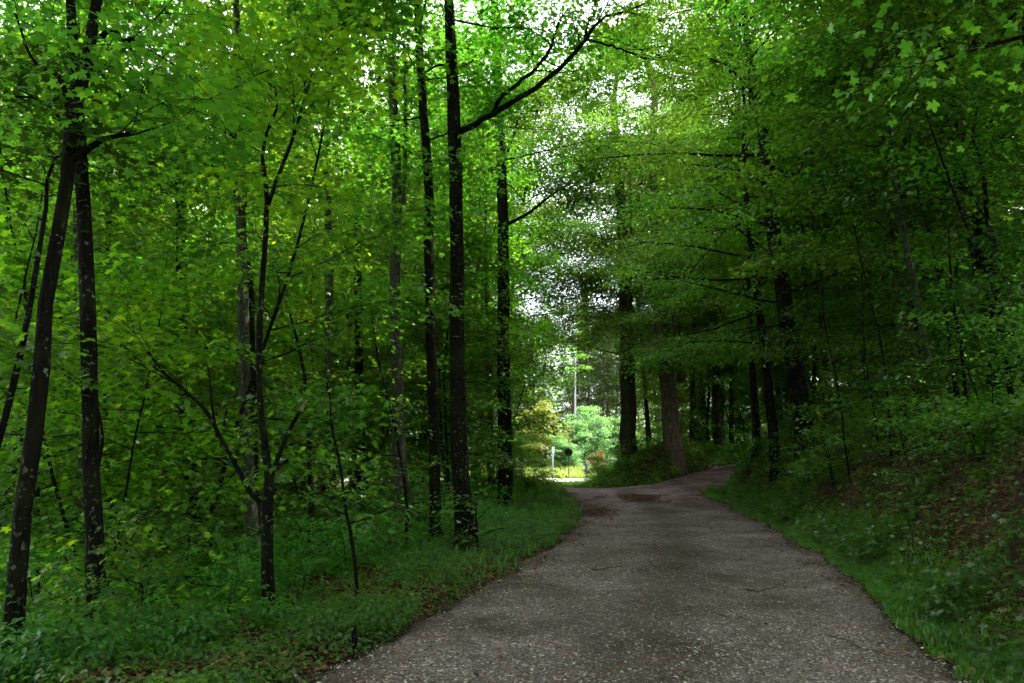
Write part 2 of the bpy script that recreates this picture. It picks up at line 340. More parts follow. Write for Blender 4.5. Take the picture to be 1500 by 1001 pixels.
def grow_branch(tb, cr, p0, d0, L, r0, r, sub=6, twigs=4, sides=5, up=0.0, sag=.25, minr=.004, w=1.0):
    n = 7; pts = [p0]; d = unit(d0)
    for k in range(n - 1):
        d = unit(d + r.normal(size=3) * .13 + np.array([0, 0, up * .12 - sag * .12 * (k / n) * 2]))
        pts.append(pts[-1] + d * L / (n - 1))
    pts = np.array(pts); rad = r0 * (1 - np.linspace(0, .88, n)); rad = np.maximum(rad, minr)
    tb.add(pts, rad, sides)
    for k in range(sub):
        t = .22 + .78 * (k + r.random()) / sub; f = t * (n - 1); i = min(int(f), n - 2); p = pts[i] + (pts[i + 1] - pts[i]) * (f - i)
        dd = unit(pts[i + 1] - pts[i]); side = unit(np.cross(dd, [0, 0, 1.])) * (1 if k % 2 else -1)
        ang = .5 + .5 * r.random(); d2 = unit(dd * math.cos(ang) + side * math.sin(ang) + np.array([0, 0, r.normal() * .12]))
        l2 = L * (.42 - .22 * t) * (.7 + .6 * r.random())
        q = np.array([p, p + d2 * l2 * .5 + [0, 0, .03 * l2], p + d2 * l2 + [0, 0, -.05 * l2]])
        tb.add(q, np.array([rad[i] * .45 + .002, rad[i] * .3 + .002, .002]), 3, cap=False)
        for j in range(twigs):
            s_ = (j + .6) / twigs; c = q[0] + (q[2] - q[0]) * s_ + r.normal(size=3) * [.16, .16, .05]
            cr.twig(c, d2, w)
    cr.twig(pts[-1], d, w); cr.twig(pts[-2], d, w)
def crown_on(tb, cr, pts, rad, z0, z1, nb, Rmax, r, lean=(0, 0), sag=.25, sub=6, twigs=4, elev=(.1, .7), profile='round', sides=5):
    z = pts[:, 2]; az = r.random() * 6.28
    for k in range(nb):
        t = (k + r.random()) / nb; h = z0 + (z1 - z0) * t
        p = np.array([np.interp(h, z, pts[:, a]) for a in range(3)]); rr = np.interp(h, z, rad)
        az += 2.4 + r.normal() * .4
        prof = {'round': math.sin(math.pi * (.18 + .78 * t)) ** .7, 'cone': 1.05 - t, 'wide': (1 - t) ** .35 * .9 + .1}[profile]
        e = elev[0] + (elev[1] - elev[0]) * t + r.normal() * .1
        d = np.array([math.cos(az) * math.cos(e) + lean[0], math.sin(az) * math.cos(e) + lean[1], math.sin(e)])
        L = Rmax * prof * (.75 + .45 * r.random())
        grow_branch(tb, cr, p, d, L, max(.008, min(rr * .45, .0065 * L + .006)), r, sub, twigs, sides, sag=sag)
def finish_tree(name, label, cat, origin, tb, cr, bark, leafm, n, size, shape, group=None, **kw):
    root = empty(name, origin); tag(root, label, cat, group)
    off = np.array(origin)
    for i in range(len(tb.V)): tb.V[i] = tb.V[i] - off
    if cr.c:
        cr.c = [c - off for c in cr.c]
    mobj('trunk', tb.mesh('trunk'), M[bark], root)
    if cr.c and n: mobj('crown', cr.mesh('crown', n, size, shape, **kw), M[leafm], root)
    return root
def pixline(px, Y, H=None, dY=0):
    """trunk line from picture points (u, v, width px) at distance Y, continued up to height H"""
    pts = np.array([P(u, v, Y + dY * i / len(px)) for i, (u, v, w) in enumerate(px)]); rad = np.array([w / F * Y / 2 * .88 for u, v, w in px])
    g0_ = rad[0] * 1.3; g = float(min(ground(pts[0, 0] + a_, pts[0, 1] + b_) for a_ in (-g0_, 0, g0_) for b_ in (-g0_, 0, g0_))) - .15
    d = pts[0] - pts[1]
    if abs(d[2]) > .05 and pts[0, 2] > g:
        foot = pts[0] + d / abs(d[2]) * 1 * (pts[0, 2] - g) * np.array([.3, .3, 1]); foot[2] = g - .1
        pts = np.vstack([foot, pts]); rad = np.r_[rad[0] * 1.25, rad]
    else:
        k = pts[:, 2] > g + .3; first = pts[k][0].copy(); first[2] = g - .1
        pts = np.vstack([first, pts[k]]); rad = np.r_[rad[0] * 1.25, rad[k]]
    if H and pts[-1, 2] < H:
        d = unit(pts[-1] - pts[-2]); d = unit(d * .7 + np.array([0, 0, .5])); top = pts[-1]
        k = 3
        for i in range(1, k + 1):
            q = top + d * (H - top[2]) / d[2] * i / k + rng.normal(size=3) * [.15, .15, 0]
            pts = np.vstack([pts, q]); rad = np.r_[rad, rad[-1] * .66]
    return pts, rad
def hero(name, label, px, Y, H, z0, nb, Rm, bark, leafm, n, size, shape, limbs=(), flare=1.55, sides=14, rough=.10, group=None, lean=(0, 0), sag=.25, profile='round', seed=0, elev=(.1, .7), cat='tree', **kw):
    r = np.random.default_rng(1000 + seed)
    pts, rad = pixline(px, Y, H)
    P2, R2 = resample(pts, rad, 26)
    hgt = P2[:, 2] - P2[0, 2]
    R2 = R2 * (1 + (flare - 1) * np.exp(-hgt / .35))
    P2[1:-1, :2] += r.normal(size=(24, 2)) * R2[1:-1, None] * .07
    tb = Tubes(); tb.add(P2, R2, sides, rough=rough); cr = Crown()
    if nb: crown_on(tb, cr, P2, R2, z0, P2[-1, 2] * .98, nb, Rm, r, lean, sag, profile=profile, elev=elev)
    root_o = P2[0].copy(); root_o[2] += .1
    for limb in limbs:
        lp = np.array([P(u, v, Y + (dy[0] if dy else 0)) for u, v, w, *dy in limb]); lr = np.array([a[2] / F * Y / 2 for a in limb])
        a, b = resample(lp, lr, max(6, len(limb) * 3)); tb.add(a, b, 7)
        if len(limb) > 3:
            for k in range(len(a) // 2, len(a), 2):
                dd = unit(a[k] - a[k - 1]); side = unit(np.cross(dd, [0, 0, 1.])) * r.choice([-1, 1])
                grow_branch(tb, cr, a[k], unit(dd + side * .8), .9 + .8 * r.random(), b[k] * .5, r, 4, 3, 4, w=.9)
    return finish_tree(name, label, cat, root_o, tb, cr, bark, leafm, n, size, shape, group, **kw)

# near and middle trees, each drawn from its own trunk in the photograph
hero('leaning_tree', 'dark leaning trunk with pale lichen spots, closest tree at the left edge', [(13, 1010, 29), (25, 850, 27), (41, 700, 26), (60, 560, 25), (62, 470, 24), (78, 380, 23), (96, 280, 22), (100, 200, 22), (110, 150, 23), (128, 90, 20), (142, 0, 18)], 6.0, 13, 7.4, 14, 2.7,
     'bark', 'maple', 6000, .095, 'maple', limbs=[[(148, 55, 10), (160, 44, 9), (168, 46, 9), (178, 58, 8), (196, 57, 6)], [(104, 235, 12), (125, 222, 11), (145, 208, 9), (200, 192, 3)],
     [(99, 160, 9), (92, 125, 8), (82, 108, 7), (62, 100, 5), (22, 20, 3)], [(94, 180, 6), (70, 155, 5), (45, 143, 4), (20, 142, 3)]], seed=1)
hero('curved_stem_tree', 'thin dark curving stem beside the leaning trunk at the left edge', [(-22, 720, 12), (8, 610, 11), (35, 500, 10), (50, 410, 9), (68, 300, 7), (74, 240, 5)], 6.4, 5.2, 3.9, 6, 1.1, 'bark', 'deep', 900, .10, 'maple', seed=2, sides=8)
hero('mossy_edged_tree', 'straight dark trunk with a pale mossy left edge, second from the left', [(152, 1010, 30), (143, 850, 28), (133, 700, 26), (130, 520, 25), (125, 350, 24), (118, 220, 22), (108, 80, 18), (104, 0, 16)], 7.2, 15, 6.6, 14, 3.0,
     'bark', 'maple', 8568, .12, 'maple', seed=3, limbs=[[(140, 700, 6), (150, 640, 5), (120, 560, 3), (90, 540, 2)]])
hero('pale_slender_tree', 'pale slender trunk just behind the mossy edged trunk', [(121, 905, 13), (119, 720, 12), (117, 560, 11), (112, 350, 9), (110, 200, 7)], 14, 15, 6, 16, 2.6, 'bark_pale', 'beech', 10200, .10, 'oval', seed=4)
hero('shadowed_tree', 'narrow dark trunk right of the pale slender one', [(160, 860, 13), (158, 700, 13), (157, 520, 12), (160, 300, 10), (165, 150, 8)], 17, 16, 6, 16, 3.0, 'bark', 'maple', 8568, .12, 'maple', seed=5)
hero('half_hidden_tree', 'dark trunk showing in two pieces between leaves on the left slope', [(289, 890, 22), (284, 780, 21), (276, 640, 20), (267, 540, 20), (266, 350, 17), (262, 150, 14)], 17, 18, 7.5, 16, 3.4, 'bark', 'beech', 9792, .11, 'oval', seed=6)
hero('grey_barked_tree', 'grey barked straight trunk behind the forked young tree', [(371, 850, 19), (362, 640, 19), (356, 480, 19), (353, 330, 17), (349, 150, 14), (347, 30, 12)], 13, 16, 6.3, 16, 3.2, 'bark_pale', 'maple', 9180, .12, 'maple', seed=7)
hero('twin_dark_tree', 'dark narrow trunk close against the grey barked one', [(380, 840, 15), (373, 680, 14), (369, 520, 12), (366, 400, 9), (345, 280, 7)], 13.8, 9, 5.2, 10, 2.2, 'bark', 'maple', 3000, .11, 'maple', seed=8)
t8 = hero('forked_young_tree', 'young multi-stemmed tree with forking stems and a snapped side branch', [(394, 905, 19), (390, 800, 18), (392, 740, 17), (394, 700, 15), (386, 640, 12), (380, 560, 11), (382, 450, 10), (388, 360, 9), (391, 290, 8), (384, 220, 6), (404, 130, 4)], 8.2, 6.4, 4.6, 8, 1.6,
     'bark', 'sunny', 2600, .11, 'maple', seed=9, limbs=[[(393, 300, 7), (405, 265, 6), (430, 200, 5), (445, 150, 4), (458, 105, 3)],
     [(393, 742, 8), (376, 732, 7.5), (350, 690, 7), (325, 645, 6), (300, 600, 5.5), (270, 572, 4.5), (235, 540, 3), (205, 500, 2)],
     [(318, 640, 5), (310, 590, 4), (306, 540, 2)], [(396, 700, 8), (404, 688, 7), (422, 674, 5)]], cat='young tree')
tb = Tubes(); a, b = resample([P(u, v, 8.2) for u, v in [(395, 705), (402, 685), (416, 650), (432, 615), (440, 602)]], np.array([7, 7, 6.5, 6, 5.5]) / F * 4.1, 12); tb.add(a, b, 8, rough=.1)
tb2 = Tubes(); a2, b2 = resample([P(u, v, 8.2) for u, v in [(440, 602), (446, 592), (452, 586)]], np.array([5.5, 4, .8]) / F * 4.1, 5); tb2.add(a2, b2, 6, rough=.4)
for T_, nm, mt, lb in ((tb, 'branch', 'bark', None), (tb2, 'snapped_end', 'wood', 'pale splintered wood where the branch snapped')):
    for i in range(len(T_.V)): T_.V[i] = T_.V[i] - np.array(t8.location)
bo = mobj('branch', tb.mesh('branch'), M['bark'], t8); so = mobj('snapped_end', tb2.mesh('snapped_end'), M['wood'], bo); so['label'] = 'pale splintered wood where the branch snapped'
hero('patchy_barked_tree', 'slim trunk with pale bark patches standing alone in the left gap', [(484, 740, 17), (483, 640, 16), (482, 480, 15), (481, 330, 13), (479, 180, 10), (478, 60, 8)], 22, 19, 10, 16, 3.2, 'bark_pale', 'beech', 9792, .11, 'oval', seed=10)
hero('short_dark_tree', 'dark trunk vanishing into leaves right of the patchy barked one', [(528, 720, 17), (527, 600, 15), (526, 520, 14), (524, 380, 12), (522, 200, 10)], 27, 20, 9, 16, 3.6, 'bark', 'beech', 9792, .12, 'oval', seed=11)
hero('knotty_tree', 'greyish knotty trunk, left one of the close group beside the road', [(589, 745, 24), (584, 620, 21), (578, 470, 18), (581, 260, 17), (574, 110, 16), (576, 0, 13)], 17.5, 19, 8, 18, 3.4, 'bark_pale', 'maple', 10404, .12, 'maple', seed=12, limbs=[[(592, 300, 6), (594, 180, 6), (592, 60, 5)]])
hero('wavy_tree', 'gently wavy dark trunk between the knotty trunk and the thick lichened one', [(638, 795, 19), (636, 640, 18), (632, 500, 18), (629, 380, 17), (627, 250, 16), (618, 130, 15), (612, 0, 14)], 15.5, 18, 7.5, 18, 3.2, 'bark', 'maple', 10404, .12, 'maple', seed=13,
     limbs=[[(618, 110, 4), (645, 95, 4), (668, 100, 3), (700, 85, 2)]])
t13 = hero('lichened_tree', 'thick lichen-spotted trunk beside the road with one long limb arching right', [(684, 808, 33), (674, 690, 28), (669, 520, 25), (669, 380, 24), (668, 280, 24), (666, 190, 24), (662, 90, 20), (657, 0, 18)], 13.5, 18, 10, 18, 4.0, 'bark', 'maple', 15300, .12, 'maple', seed=14, flare=1.5)
# its long limb, a part of its own
r = np.random.default_rng(5); tb = Tubes(); cr = Crown()
for limb in ([(668, 196, 12), (690, 186, 9.5), (712, 172, 9), (750, 150, 8.5), (790, 124, 8), (830, 92, 7), (856, 60, 6), (880, 30, 5), (915, 16, 4), (945, 5, 3)],
             [(722, 166, 7), (732, 145, 6.5), (752, 128, 6), (776, 108, 6), (800, 82, 5), (812, 55, 4), (818, 32, 3)],
             [(856, 58, 4), (890, 66, 3.5), (925, 78, 3), (948, 86, 2.5)], [(856, 60, 4), (862, 35, 3), (872, 15, 2.5), (868, -10, 2)]):
    a, b = resample([P(u, v, 13.5 - .4 * i / len(limb)) for i, (u, v, w) in enumerate(limb)], np.array([x[2] for x in limb]) / F * 6.9, 24)
    a[1:-1] += r.normal(size=(22, 3)) * .012; tb.add(a, b, 8)
    for k in range(12, 24, 3):
        dd = unit(a[k] - a[k - 1]); sd = unit(np.cross(dd, [0, 1., 0])) * r.choice([-1, 1])
        grow_branch(tb, cr, a[k], unit(dd + sd * .5 + r.normal(size=3) * .4), .9 + .7 * r.random(), b[k] * .5, r, 4, 3, 4)
off = np.array(t13.location); tb.V = [v - off for v in tb.V]; cr.c = [c - off for c in cr.c]
lo = mobj('limb', tb.mesh('limb'), M['bark'], t13); mobj('spray', cr.mesh('spray', 1500, .11, 'maple'), M['sunny'], lo)
hero('roadside_tree', 'straight dark trunk at the road bend, last of the close group', [(741, 742, 25), (739, 620, 23), (737, 480, 21), (736, 330, 19), (733, 200, 17), (727, 80, 15), (724, 0, 14)], 24, 22, 10.5, 26, 4.8, 'bark', 'maple', 22000, .12, 'maple', seed=15,
     limbs=[[(740, 330, 6), (770, 315, 5), (800, 292, 4), (835, 268, 3)], [(737, 240, 5), (750, 205, 4), (760, 170, 3)]])
hero('thin_straight_tree', 'thin straight trunk between the lichened trunk and the road bend trunk', [(720, 720, 10), (718, 620, 9), (714, 520, 8), (712, 380, 6)], 28, 19, 8, 20, 4.0, 'bark_moss', 'beech', 12000, .11, 'oval', seed=16)
# right side
hero('warm_barked_tree', 'broad reddish-brown trunk with a broken stub on the mound by the side track', [(986, 655, 31), (981, 590, 28), (975, 530, 24), (968, 480, 20), (964, 400, 17), (956, 260, 14), (948, 90, 12)], 42, 28, 8, 40, 6.8, 'bark_warm', 'beech', 40000, .17, 'oval', seed=20, flare=1.3, flat=.5,
     limbs=[[(972, 500, 9), (968, 488, 8), (964, 481, 5)], [(998, 560, 14), (993, 500, 12), (985, 440, 10)]], sag=.5, elev=(-.1, .6))
hero('ivy_covered_tree', 'broad dark trunk clothed in leaves at the end of the mound', [(921, 668, 27), (921, 600, 26), (918, 480, 22), (912, 330, 18), (900, 180, 14)], 43.5, 27, 6.5, 40, 6.8, 'bark_moss', 'beech', 38000, .17, 'oval', flat=.5, seed=21, sag=.5, elev=(-.1, .6))
hero('pale_topped_tree', 'slim trunk with a pale patch behind the broad reddish one', [(1017, 650, 11), (1015, 580, 10), (1013, 520, 10), (1010, 400, 8)], 50, 22, 8, 16, 4, 'bark_pale', 'beech', 9792, .15, 'oval', seed=22)
hero('track_side_tree', 'medium brown trunk across the side track, half in shade', [(1055, 645, 15), (1054, 560, 14), (1053, 480, 13), (1050, 300, 10)], 54, 24, 8, 16, 4.5, 'bark_warm', 'beech', 9792, .15, 'oval', seed=23)
hero('track_bend_tree', 'thin black trunk where the side track disappears', [(1109, 672, 14), (1104, 580, 12), (1099, 480, 9), (1094, 350, 7), (1088, 230, 5)], 30, 23, 7, 26, 5.6, 'bark', 'beech', 24000, .13, 'oval', seed=24, lean=(-.4, 0), sag=.5)
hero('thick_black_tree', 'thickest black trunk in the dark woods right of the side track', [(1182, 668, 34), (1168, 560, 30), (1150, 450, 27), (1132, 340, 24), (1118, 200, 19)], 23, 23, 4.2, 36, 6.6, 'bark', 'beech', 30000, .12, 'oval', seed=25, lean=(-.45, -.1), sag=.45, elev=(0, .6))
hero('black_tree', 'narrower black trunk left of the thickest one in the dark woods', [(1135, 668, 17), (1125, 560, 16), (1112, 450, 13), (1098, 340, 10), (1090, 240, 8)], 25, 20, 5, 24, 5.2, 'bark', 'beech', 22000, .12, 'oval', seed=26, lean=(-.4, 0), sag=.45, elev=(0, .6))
hero('leaning_pole_tree', 'slender leaning trunk catching light above the right bank', [(1385, 640, 13), (1368, 570, 13), (1347, 460, 12), (1327, 360, 11), (1308, 250, 9), (1298, 140, 7)], 15.5, 12, 5.5, 14, 3.4, 'bark_pale', 'maple', 10200, .12, 'maple', seed=27, lean=(-.3, 0), sag=.4)
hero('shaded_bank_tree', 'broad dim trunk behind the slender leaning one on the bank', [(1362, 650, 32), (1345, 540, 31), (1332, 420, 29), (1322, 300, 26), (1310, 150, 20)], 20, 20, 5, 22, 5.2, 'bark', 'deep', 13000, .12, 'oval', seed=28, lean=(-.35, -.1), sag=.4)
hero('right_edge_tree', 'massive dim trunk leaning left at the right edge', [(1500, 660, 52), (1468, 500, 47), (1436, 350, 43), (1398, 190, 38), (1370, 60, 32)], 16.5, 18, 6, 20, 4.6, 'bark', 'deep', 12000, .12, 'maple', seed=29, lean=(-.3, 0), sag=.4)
hero('whip_like_tree', 'dark whip-thin trunk in front of the massive one at the right edge', [(1492, 640, 9), (1470, 480, 9), (1448, 340, 8), (1435, 230, 6)], 14, 9, 5, 9, 2.4, 'bark', 'maple', 3000, .11, 'maple', seed=30)
# the tree above the right verge whose branch reaches into the top right corner
hero('overhanging_tree', 'near branch of bright maple leaves hanging into the top right corner', [(1990, 900, 60), (1960, 500, 55), (1930, 100, 45)], 6.5, 13, 6.5, 12, 3.5, 'bark', 'maple', 1000, .11, 'fine', seed=31, tilt=.8,
     limbs=[[(1945, 300, 22), (1800, 120, 16), (1650, 60, 11), (1520, 50, 8), (1440, 70, 5), (1370, 90, 3)], [(1650, 60, 9), (1560, -20, 7), (1480, -40, 5), (1420, -10, 3)]])

# ------------------------------------------------------------------ prototypes for the woods behind, then copies
def proto(kind, seed, H, z0, Rm, nb, n, size, shape, bark, leafm, stems=1, r0=.12, sag=.25, profile='round', sub=6, twigs=4, elev=(.1, .7), **kw):
    r = np.random.default_rng(seed); tb = Tubes(); cr = Crown()
    for s_ in range(stems):
        a = r.random() * 6.28; sp = 0 if stems == 1 else 1
        pts = [np.array([0, 0, -.25])]; d = unit(np.array([math.cos(a) * .35 * sp, math.sin(a) * .35 * sp, 1.]) + r.normal(size=3) * [.03, .03, 0])
        h = H * (1 if s_ == 0 else .6 + .35 * r.random()); k = 9
        for i in range(k):
            d = unit(d + r.normal(size=3) * [.05, .05, 0] + np.array([0, 0, .05])); pts.append(pts[-1] + d * h / k)
        pts = np.array(pts); rad = r0 * (1.15 - np.linspace(0, 1, k + 1) ** .8) * (1 if s_ == 0 else .7)
        rad[0] *= 1.3; p2, r2 = resample(pts, rad, 16); tb.add(p2, r2, 9 if r0 > .06 else 5, rough=.08)
        crown_on(tb, cr, p2, r2, z0, p2[-1, 2] * .98, max(3, int(nb / stems)), Rm, r, sag=sag, profile=profile, sub=sub, twigs=twigs, elev=elev)
    return dict(kind=kind, trunk=tb.mesh('trunk'), crown=cr.mesh('crown', n, size, shape, r=r, **kw), bark=bark, leafm=leafm, H=H)
def plant(pr, x, y, s=1.0, rz=0.0, label='', cat='tree', group=None, dz=0):
    for me, mt in ((pr['trunk'], pr['bark']), (pr['crown'], pr['leafm'])):
        if not me.materials: me.materials.append(M[mt])
    root = empty(pr['kind'], (x, y, float(ground(x, y)) + dz)); root.rotation_euler = (0, 0, rz); root.scale = (s, s, s)
    tag(root, label, cat, group)
    for nm, me in (('trunk', pr['trunk']), ('crown', pr['crown'])):
        o = bpy.data.objects.new(nm, me); C.objects.link(o); o.parent = root
    return root
TALL = [proto('forest_tree', 50 + i, H, z0, Rm, nb, int(n * 1.5), .15, 'oval', bk, lm, r0=r0) for i, (H, z0, Rm, nb, n, bk, lm, r0) in enumerate([
    (21, 6, 4.6, 34, 15000, 'bark', 'beech', .17), (23, 7.5, 5.0, 34, 16000, 'bark_moss', 'maple', .2), (18, 5, 4.2, 30, 13000, 'bark_pale', 'beech', .15)])]
MID = [proto('understory_tree', 60 + i, H, z0, Rm, nb, n, .115, 'maple', bk, lm, r0=r0, stems=st, elev=(0, .6)) for i, (H, z0, Rm, nb, n, bk, lm, r0, st) in enumerate([
    (8.5, 1.4, 2.7, 26, 7000, 'bark', 'maple', .045, 1), (7.0, .8, 2.3, 24, 6000, 'bark', 'sunny', .045, 2), (10.5, 2.0, 3.0, 30, 9000, 'bark', 'beech', .05, 1)])]
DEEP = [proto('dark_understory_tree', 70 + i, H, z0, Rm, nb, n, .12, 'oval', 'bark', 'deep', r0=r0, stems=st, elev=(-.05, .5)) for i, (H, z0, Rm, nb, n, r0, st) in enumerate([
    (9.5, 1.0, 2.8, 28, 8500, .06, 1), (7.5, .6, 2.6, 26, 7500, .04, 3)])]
LOW = [proto('leafy_shrub', 80 + i, H, .15, Rm, nb, n, sz, 'maple', 'bark', lm, r0=.018, stems=st, sub=4, twigs=3, spread=.2, elev=(.1, .9)) for i, (H, Rm, nb, n, sz, st, lm) in enumerate([
    (2.0, .95, 14, 900, .105, 3, 'herb'), (1.3, .8, 12, 700, .095, 4, 'maple'), (2.8, 1.2, 18, 1400, .10, 3, 'herb')])]

def poisson(n, xr, yr, ok, dmin, r, have=None):
    out = list(have or [])
    k0 = len(out)
    for _ in range(n * 60):
        x = r.uniform(*xr); y = r.uniform(*yr)
        if not ok(x, y): continue
        d = dmin if not callable(dmin) else dmin(y)
        if all((x - a) ** 2 + (y - b) ** 2 > d * d for a, b in out): out.append((x, y))
        if len(out) - k0 >= n: break
    return out[k0:]
uof = lambda x, y: 750 + F * x / max(y, .1)
rr = np.random.default_rng(21)
HALF = [proto('slender_tree', 75 + i, H, z0, Rm, nb, n, .125, 'maple', bk, lm, r0=.075) for i, (H, z0, Rm, nb, n, bk, lm) in enumerate([
    (14, 3.5, 3.1, 34, 12000, 'bark', 'maple'), (15.5, 4.2, 3.3, 34, 12000, 'bark_pale', 'sunny')])]
# tall canopy trees, left woods
def okL(x, y):
    u = uof(x, y)
    if x > left_x(y) - 3.2 or u < -110: return False
    if y < 30 and 400 < u < 820: return False
    if u > 690 and y > 30: return False
    return True
for i, (x, y) in enumerate(poisson(32, (-44, 0), (32, 62), okL, 4.6, rr)):
    plant(TALL[i % 3], x, y, .9 + .3 * rr.random(), rr.random() * 6.28, 'tall leafy tree deep in the left woods, trunk mostly veiled by leaves', 'tree', 'tall trees deep in the left woods')
def okLm(x, y):
    u = uof(x, y)
    if x > left_x(y) - 3.0 or u < -80: return False
    if u > 700: return y > 32 and u < 740
    lim = np.interp(u, [-80, 60, 200, 330, 400, 470, 560, 640, 720], [7.6, 8.4, 9.2, 13.5, 15.0, 23.5, 23.5, 18.5, 26])
    return y > lim
for i, (x, y) in enumerate(poisson(78, (-30, 2), (7.5, 46), okLm, lambda y: 2.0 + y * .03, rr)):
    plant(MID[i % 3], x, y, .8 + .4 * rr.random(), rr.random() * 6.28, 'small understory tree with spreading bright leaves in the left woods', 'tree', 'understory trees in the left woods')
def okH(x, y):
    u = uof(x, y)
    if x > left_x(y) - 3.0 or u < -90 or u > 735: return False
    return y > np.interp(u, [-90, 60, 200, 330, 400, 470, 560, 640, 720], [12, 14, 16, 15, 18, 26, 26, 20, 28])
for i, (x, y) in enumerate(poisson(52, (-34, 0), (13, 52), okH, 3.2, rr)):
    plant(HALF[i % 2], x, y, .8 + .4 * rr.random(), rr.random() * 6.28, 'slender leafy tree of middle height among the taller left trees', 'tree', 'slender trees in the left woods')
def okH2(x, y):
    u = uof(x, y)
    return right_x(y) + 3.4 < x and u < 1600 and float(branch_dist(x, y)[0]) > 3.0 and y > np.interp(u, [900, 1050, 1120, 1250, 1600], [46, 40, 27, 18, 14])
for i, (x, y) in enumerate(poisson(34, (8, 42), (13, 58), okH2, 3.2, rr)):
    plant(HALF[i % 2], x, y, .8 + .4 * rr.random(), rr.random() * 6.28, 'slender leafy tree of middle height in the right woods', 'tree', 'slender trees in the right woods')
BIG = [proto('spreading_tree', 78 + i, 25, 8.0, 7.0, 48, 46000, .17, 'oval', 'bark', lm, r0=.24, sag=.3, elev=(.1, .9), flat=.6, spread=.42) for i, lm in enumerate(('beech', 'maple'))]
for i, (x, y, s_) in enumerate([(8.2, 53, 1.0), (13.5, 53.5, 1.05), (-3.6, 49, 1.0), (-6.5, 57, 1.05), (15.5, 58, 1.0), (-11.0, 62, 1.0), (20, 58, 1.0), (0.1, 52.5, .9), (-.5, 45.5, .95), (-2.6, 40.5, .9)]):
    plant(BIG[i % 2], x, y, s_, i * 1.3, 'tall wide-crowned tree at the woods edge before the paved road', 'tree', 'wide-crowned trees before the paved road')
LAY = [proto('layered_beech', 85 + i, 17, z0, 4.8, 40, 26000, .13, 'oval', 'bark_moss', lm, r0=.12, sag=.5, elev=(-.1, .5), sub=8, flat=.4) for i, (z0, lm) in enumerate(((7.0, 'beech'), (5.0, 'maple')))]
for i, (x, y, s_, lb) in enumerate([(6.6, 42.4, 1.1, 0), (10.6, 44.5, 1.15, 0), (13.0, 48.5, 1.1, 0), (8.6, 47.5, 1.2, 0), (13.8, 35.0, 1.05, 1), (11.6, 30.0, .95, 1), (16.0, 39.0, 1.05, 1), (10.6, 25.0, .85, 1), (18.5, 43, 1.1, 1)]):
    plant(LAY[lb], x, y, s_, i * 1.7, ('slim beech with drooping leaf layers in the group on the mound', 'slim leafy tree with drooping layers lining the side track near its bend')[lb], 'tree', ('beeches on the mound', 'trees lining the side track')[lb])
for i, (x, y) in enumerate([(10.6, 49.5), (12.4, 51.5), (15.2, 54.5), (9.2, 51), (17.4, 57), (13.4, 57.5), (20.5, 58.5), (11.2, 55.5), (14.6, 49.8), (18.4, 53.2)]):
    plant(MID[i % 3], x, y, .9 + .4 * rr.random(), rr.random() * 6.28, 'small leafy tree filling the gap between trunks beyond the side track', 'tree', 'small trees beyond the side track')
# right woods
def okR(x, y):
    u = uof(x, y); bd = float(branch_dist(x, y)[0])
    if x < right_x(y) + 3.4 or u > 1620 or bd < 3.2: return False
    if y > 31 and u < 1000: return False
    return True
for i, (x, y) in enumerate(poisson(54, (8, 48), (15, 60), okR, 3.3, rr)):
    plant(TALL[i % 3], x, y, .9 + .3 * rr.random(), rr.random() * 6.28, 'tall leafy tree deep in the right woods behind the bank', 'tree', 'tall trees deep in the right woods')
def okRm(x, y):
    u = uof(x, y); bd = float(branch_dist(x, y)[0])
    if x < right_x(y) + 4.2 or u > 1600 or bd < 3.4: return False
    if y > 34 and u < 950: return False
    return y > np.interp(u, [900, 1100, 1200, 1400, 1600], [30, 27, 17, 15, 12])
for i, (x, y) in enumerate(poisson(50, (8, 46), (12, 60), okRm, lambda y: 2.2 + y * .03, rr)):
    plant(DEEP[i % 2], x, y, .8 + .4 * rr.random(), rr.random() * 6.28, 'dark dense understory tree in the shaded right woods', 'tree', 'dark understory trees in the right woods')

# shrubs along both sides
def okS(x, y):
    u = uof(x, y)
    if not (-60 < u < 760): return False
    return left_x(y) - x > np.interp(y, [5, 12, 20, 40], [1.3, 1.2, 1.3, 1.3])
for i, (x, y) in enumerate(poisson(110, (-18, 1.5), (6, 34), okS, lambda y: .75 + y * .03, rr)):
    pr = LOW[i % 3]; s = (.55 + .5 * rr.random()) * (1.0 if left_x(y) - x > 3.5 else (.65 if left_x(y) - x > 2.2 else .38))
    plant(pr, x, y, s, rr.random() * 6.28, 'knee to shoulder high leafy shrub on the left forest floor', 'shrub', 'shrubs on the left forest floor')
def okS2(x, y):
    u = uof(x, y)
    if u > 1580: return False
    return right_x(y) + 1.4 < x < right_x(y) + 7 and y < 30 and not (u > 1230 and y < 10.5)
for i, (x, y) in enumerate(poisson(66, (4, 20), (5.5, 30), okS2, lambda y: .8 + y * .03, rr)):
    plant(LOW[i % 3], x, y, .5 + .5 * rr.random(), rr.random() * 6.28, 'low leafy shrub on the slope of the right bank', 'shrub', 'shrubs on the right bank')
for i, (x, y) in enumerate([(5.6, 41.5), (7.2, 43), (9.8, 44.2), (11.5, 45.5), (13.5, 49), (6.6, 45), (4.9, 43), (15.5, 51), (6.9, 56), (7.4, 58.5), (5.6, 50)]):
    plant(LOW[i % 3], x, y, .7 + .4 * rr.random(), rr.random() * 6, 'leafy shrub on the grassy mound beside the side track', 'shrub', 'shrubs on the grassy mound')
for i, (x, y) in enumerate([(1.0, 31.5), (.2, 34), (1.2, 37), (.4, 40), (-.6, 43), (1.3, 41.5), (.5, 30)]):
    plant(LOW[(i + 1) % 3], x, y, .6 + .3 * rr.random(), rr.random() * 6, 'sunlit leafy shrub left of the road bend', 'shrub', 'sunlit shrubs at the road bend')

